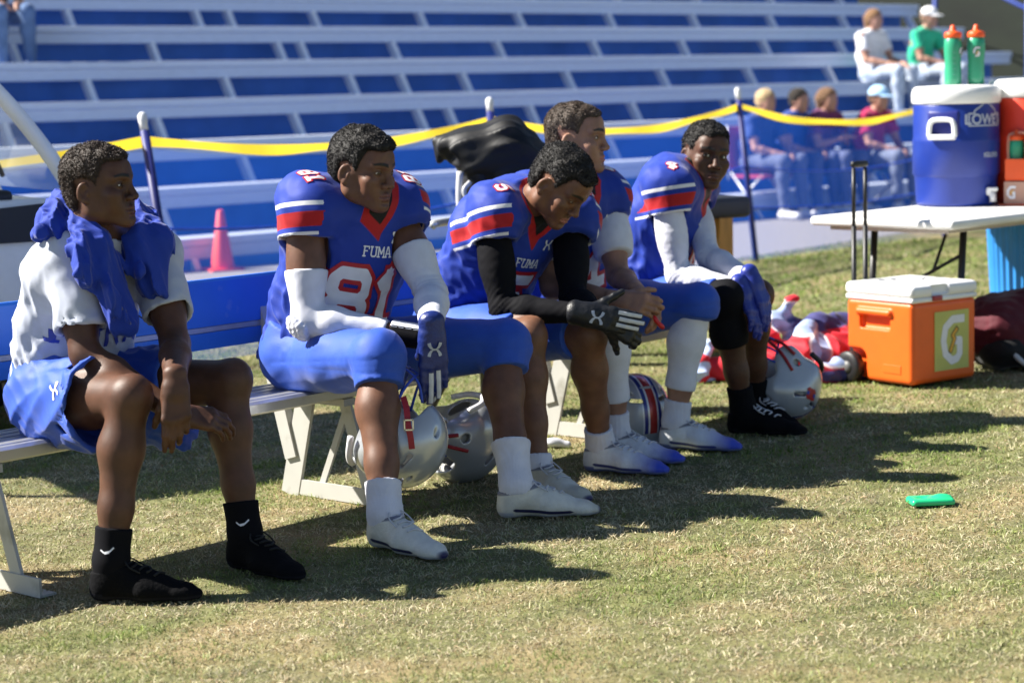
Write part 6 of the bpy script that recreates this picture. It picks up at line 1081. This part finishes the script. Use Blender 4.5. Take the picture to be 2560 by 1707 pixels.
def bag_stand():
    D = 7.75; c0 = at_depth(1215, 360, D); P = lambda px, py, dd=0: at_depth(px, py, D + dd); m = plain('bag_black', (0.005, 0.005, 0.006), 0.55, spec=0.35); gx = P(1200, 760); base = np.array([gx[0], gx[1], 0]); t = thing('hooded_bag', 'black bag draped over an upright stand behind player 5', 'bag', base)
    pr = [(cone(P(1120, 365), P(1265, 340), 0.045, 0.066, (ID, 2.2)), 0.0), (cone(P(1270, 340), P(1330, 400), 0.070, 0.055, (ID, 2.0)), 0.05), (cone(P(1180, 385), P(1300, 395), 0.085, 0.10, (ID, 1.6)), 0.05), (cone(P(1190, 430), P(1260, 440), 0.06, 0.08, (ID, 1.5)), 0.05), (cone(P(1094, 355), P(1098, 400), 0.020, 0.014), 0.02), (cone(P(1330, 350), P(1385, 375), 0.02, 0.012), 0.03)]
    f = field_of(pr, 0.007, 0.04); f.warp(lambda X: 0.012 * np.abs(snoise(X, 0.16, 31, (nrm((1, 0, 0.25)), 0.95))) - 0.003 + 0.003 * snoise(X, 0.07, 33, (nrm((1, 0, 0.25)), 0.9))); v, q = f.mesh(); mk('hood', v, q, m, t, True)
    f = field_of([(cone(P(1200, 440), P(1205, 560), 0.075, 0.065, (ID, 1.3)), 0.0), (cone(P(1205, 560), base + Z * 0.25, 0.065, 0.07, (ID, 1.3)), 0.03)], 0.008, 0.03); f.warp(lambda X: 0.010 * snoise(X, 0.10, 34)); v, q = f.mesh(); mk('bag_body', v, q, m, t, True)
    s = MB(); s.tube(spl([P(1150, 430, -0.10), P(1148, 500, -0.12), P(1160, 580, -0.12)], 12), 0.014, 8); s.tube(spl([P(1175, 455, -0.12), P(1160, 480, -0.13), P(1185, 530, -0.12)], 12), 0.010, 8); s.build('strap', plain('strap_pale', (0.45, 0.45, 0.46), 0.4), t, True)
    g = MB()
    for dx, dy in ((-0.22, -0.15), (0.22, -0.15), (0.0, 0.25)): g.tube([base + Z * 0.40, base + np.array((dx, dy, 0.0))], 0.012, 8)
    g.tube([base + Z * 0.3, base + Z * 0.95], 0.014, 8); g.build('stand', plain('stand_black', (0.02, 0.02, 0.02)), t, True)
    h = P(1092, 566); MB().tube(spl([h + (-0.018, 0.0, 0.0), h + (0, 0.0, 0.012), h + (0.10, 0.12, 0.0), base + Z * 0.62], 16), 0.016, 10).build('push_handle', plain('handle_chrome', (0.6, 0.6, 0.58), 0.25, metal=0.5), t, True)
bag_stand()
def taping_table():
    D = 9.6; r = at_depth(1800, 512, D); l = nrm(np.array((-0.88, -0.48, 0))); b = np.cross(Z, l); o = r; t = thing('taping_table', 'padded black topped table with wooden legs behind the farthest player', 'table', np.array([o[0], o[1], 0]) + l * 0.5); R = np.stack([l, b, Z], 1); zt = o[2]; P = lambda x, y, z: np.array([o[0], o[1], 0]) + l * x + b * y + Z * z
    MB().box(P(0.5, 0, zt), (1.02, 0.50, 0.10), R, 0.025, 3).build('padded_top', plain('vinyl_black', (0.016, 0.019, 0.03), 0.5), t, True); wd = mat('wood_ochre', (0.42, 0.24, 0.05), 0.55, 0.2, 12, 0.1, 60, stretch=(4, 4, 0.5))
    for x in (0.13, 0.85):
        for y in (-0.2, 0.2): MB().bar(P(x, y, 0), P(x, y, zt - 0.043), 0.075, 0.075, l).build('leg', wd, t)
    MB().box(P(0.5, 0, zt - 0.095), (0.85, 0.42, 0.09), R, 0.0).build('apron', wd, t)
taping_table()
# ------------------------------------------------------------------ people in the stands and on folding chairs
def spectator(loc, fwd, zs, label, skin_c, shirt, trousers, hair_c, cap=None, lean=0.05, arms='knees', sc=1.0, shoes=(0.7, 0.7, 0.72), sleeve=0.6, female=False, foot_drop=None):
    f = nrm(fwd); l = np.cross(Z, f); k = sc; fz = zs - (foot_drop or 0.44); P = lambda x, y, z: np.asarray(loc) * (1, 1, 0) + l * x * k + f * y * k + Z * (zs + z * k)
    J = dict(pel=P(0, 0, 0.10), neck=P(0, lean, 0.56), head=P(0, lean + 0.05, 0.70), shR=P(-0.18, lean, 0.50), shL=P(0.18, lean, 0.50), hipR=P(-0.09, 0.03, 0.09), hipL=P(0.09, 0.03, 0.09), kneR=P(-0.13, 0.46, 0.11), kneL=P(0.13, 0.46, 0.11))
    for q, s in (('R', -1), ('L', 1)):
        a = P(s * 0.14, 0.48, 0); a[2] = fz + 0.09; J['ank' + q] = a; tt = P(s * 0.15, 0.62, 0); tt[2] = fz + 0.03; J['toe' + q] = tt
        J['el' + q] = P(s * 0.23, lean + 0.10, 0.24); J['wr' + q] = P(s * 0.11, 0.34, 0.19) if arms == 'knees' else P(s * 0.03, 0.30, 0.30)
    p = Person.__new__(Person); p.J = J; p.s = k * 0.95; p.m = 0.98; p.L = nrm(J['shL'] - J['shR']); p.T = nrm(J['neck'] - J['pel']); p.Fd = nrm(np.cross(p.L, p.T)); p.R = np.stack([p.L, p.Fd, p.T], 1); p.root = thing('person', label, 'person', (loc[0], loc[1], fz), 'spectators behind the fence')
    p.hf = nrm(f - 0.05 * Z); p.hu = nrm(Z - p.hf * (Z @ p.hf)); p.hr = np.cross(p.hf, p.hu); p.HR = np.stack([p.hr, p.hf, p.hu], 1); p.hs = 0.96 * k
    sm = mat('spectator_skin_%.2f' % skin_c[0], skin_c, 0.5, 0.08, sss=0.05); PR = p.torso() + [x for q in 'RL' for x in p.arm(q)] + [x for q in 'RL' for x in p.leg(q)]
    for q in 'RL': w = J['wr' + q]; d = nrm(w - J['el' + q]); PR += [(cone(w, w + d * 0.09, 0.026, 0.022, (p.L, 1.5)), 0.015), (cone(w + d * 0.09, w + d * 0.16 - Z * 0.03, 0.018, 0.012, (p.L, 2.0)), 0.01)]
    h = J['head']; H = lambda x, y, z: h + p.HR @ np.array((x, y, z)) * p.hs; PR += [(cone(J['neck'], H(0, -0.03, -0.08), 0.055, 0.052), 0.03), (ell(H(0, -0.016, 0.036), (0.074, 0.094, 0.078), p.HR), 0.0), (ell(H(0, 0.022, -0.02), (0.064, 0.07, 0.085), p.HR), 0.03), (ell(H(0, 0.075, -0.095), (0.03, 0.02, 0.02), p.HR), 0.03), (cone(H(0, 0.088, 0.0), H(0, 0.108, -0.036), 0.009, 0.012), 0.01)] + [(ell(H(s * 0.08, -0.01, -0.012), (0.008, 0.018, 0.028), p.HR), 0.005) for s in (-1, 1)]
    v, q_ = field_of(PR, 0.010).mesh(); mk('body', v, q_, sm, p.root, True)
    cm = lambda c: cloth('cloth_%02x%02x%02x' % tuple(int(x * 255) for x in c), c, 0.8)
    S = [(cone(p.spine(-0.08), p.spine(0.4), 0.130, 0.124, (p.L, 1.4)), 0.0), (cone(p.spine(0.4), p.spine(0.9), 0.126, 0.098, (p.L, 1.5)), 0.03)]
    for q in 'RL': a, b = J['sh' + q], J['el' + q]; d = nrm(b - a); S += [(cone(J['neck'] - p.T * 0.03, a, 0.06, 0.068), 0.04), (pcut(cone(a, b, 0.070, 0.068), (a + (b - a) * sleeve, d)), 0.02)]
    fl = field_of(S, 0.010); fl.cut(cone(J['neck'], J['neck'] + Z * 0.1, 0.062, 0.07), 0.01); fl.warp(lambda X: 0.006 * snoise(X, 0.10, 3, (nrm(p.L + p.T), 0.8))); v, q_ = fl.mesh(); mk('shirt', v, q_, cm(shirt), p.root, True)
    T_ = [(ell(J['hip' + q] - f * 0.02, (0.115, 0.13, 0.10), p.R), 0.03) for q in 'RL']
    for q in 'RL': T_ += p.leg(q, 0.016)
    fl = field_of(T_, 0.010); fl.plane((0, 0, fz + 0.10), -Z); v, q_ = fl.mesh(); mk('trousers', v, q_, cm(trousers), p.root, True)
    for q in 'RL': a = J['ank' + q]; d = nrm((J['toe' + q] - a) * (1, 1, 0)); fl = field_of([(cone(a - Z * 0.045 - d * 0.03, a - Z * 0.05 + d * 0.17, 0.042, 0.034, (np.cross(Z, d), 1.2)), 0), (cone(a - Z * 0.04, a + Z * 0.02, 0.044, 0.044), 0.02)], 0.008); fl.plane((0, 0, fz + 0.004), -Z); v, q_ = fl.mesh(); mk('shoe', v, q_, cm(shoes), p.root, True)
    if hair_c is not None:
        fl = field_of([(ell(H(0, -0.024, 0.042), (0.086, 0.102, 0.088), p.HR), 0.0)] + ([(cone(H(0, -0.07, 0.0), H(0, -0.08, -0.10), 0.075, 0.05, (p.hr, 1.2)), 0.04)] if female else [(ell(H(0, -0.05, -0.02), (0.072, 0.06, 0.05), p.HR), 0.03)]), 0.006); fl.cut(ell(H(0, 0.085, -0.03), (0.085, 0.075, 0.095), p.HR), 0.01); fl.warp(lambda X: 0.004 * snoise(X, 0.03, 8)); v, q_ = fl.mesh(); mk('hair', v, q_, cm(hair_c), p.root, True)
    if cap is not None:
        fl = field_of([(ell(H(0, -0.014, 0.052), (0.090, 0.108, 0.085), p.HR), 0.0)], 0.006); fl.plane(H(0, 0, 0.035), -p.hu); fl.add(pcut(ell(H(0, 0.10, 0.030), (0.072, 0.085, 0.012), p.HR), (H(0, 0.06, 0.03), -p.hf)), 0.006); v, q_ = fl.mesh(); mk('cap', v, q_, cm(cap), p.root, True)
    return p
FACE = -BN
def folding_chair(loc, fwd, zs, label, col):
    f = nrm(fwd); l = np.cross(Z, f); P = lambda x, y, z: np.asarray(loc) * (1, 1, 0) + l * x + f * y + Z * z; t = thing('folding_chair', label, 'chair', P(0, 0, 0), 'folding chairs behind the fence'); m = plain('chair_steel', (0.55, 0.56, 0.58), 0.4, metal=0.4); c = cloth('chair_cloth_%.2f' % col[0], col, 0.8)
    MB().box(P(0, 0.08, zs - 0.02), (0.46, 0.40, 0.03), np.stack([l, f, Z], 1), 0.008).build('seat', c, t); MB().box(P(0, -0.17, zs + 0.24), (0.46, 0.03, 0.42), np.stack([l, f, Z], 1), 0.008).build('backrest', c, t)
    for s in (-1, 1): MB().tube([P(s * 0.24, 0.28, 0), P(s * 0.24, -0.12, zs + 0.02)], 0.011, 8).build('leg', m, t, True); MB().tube([P(s * 0.22, -0.22, 0), P(s * 0.22, 0.26, zs)], 0.011, 8).build('leg', m, t, True); MB().tube([P(s * 0.23, -0.17, zs - 0.05), P(s * 0.23, -0.17, zs + 0.46)], 0.011, 8).build('back_tube', m, t, True)
def crowd():
    def on_row(px, n): return bp(row_u(n, px), 0.1 + RUN * n + 0.16, 0), Z0 + RISE * n
    jean = (0.22, 0.30, 0.45); lt = (0.36, 0.42, 0.52); sk = (0.45, 0.24, 0.17)
    a, z = on_row(2212, 3); spectator(a, FACE, z, 'woman in white tee and pale jeans sitting high on the bleachers', sk, (0.78, 0.78, 0.82), lt, (0.22, 0.12, 0.06), None, -0.02, sc=1.02, female=True)
    a, z = on_row(2332, 3); spectator(a, FACE, z, 'man in green polo shirt and white cap sitting on the bleachers', sk, (0.03, 0.48, 0.28), lt, (0.20, 0.12, 0.08), (0.80, 0.80, 0.82), 0.06, sc=1.05)
    a, z = on_row(40, 5); spectator(a, FACE, z, 'person in dark top and jeans sitting at the upper left of the bleachers', sk, (0.02, 0.02, 0.03), (0.10, 0.17, 0.33), (0.05, 0.03, 0.02), None, 0.05)
    for px, gy, lb, sh, tr, hr, cap, fem, cl, cc in ((1908, 540, 'blond spectator in navy shirt on a folding chair behind the net', (0.03, 0.06, 0.22), (0.10, 0.12, 0.20), (0.45, 0.33, 0.18), None, False, 'folding chair under the blond spectator in navy', (0.35, 0.03, 0.06)), (1990, 532, 'dark haired spectator in blue shirt behind the net beside the blond one', (0.03, 0.07, 0.30), (0.08, 0.10, 0.20), (0.02, 0.015, 0.012), None, False, 'folding chair under the dark haired spectator', (0.03, 0.05, 0.25)), (2062, 528, 'spectator in plum top clasping hands behind the net', (0.16, 0.04, 0.12), (0.10, 0.12, 0.22), (0.16, 0.09, 0.05), None, True, 'folding chair under the spectator in plum', (0.03, 0.05, 0.25)), (2190, 524, 'spectator in bright pink shirt and pale blue cap behind the net', (0.42, 0.02, 0.09), (0.16, 0.19, 0.28), (0.10, 0.06, 0.04), (0.42, 0.66, 0.92), False, 'folding chair under the spectator in pink', (0.10, 0.25, 0.55))):
        g = at_z(px + 78, gy + 8) + BN * 0.45; spectator(g, FACE, 0.44, lb, sk, sh, tr, hr, cap, 0.08, 'lap' if fem else 'knees', 0.93, female=fem); folding_chair(g, FACE, 0.42, cl, cc)
crowd()
for fn in (player1, player81, player5, player4, player7): fn()
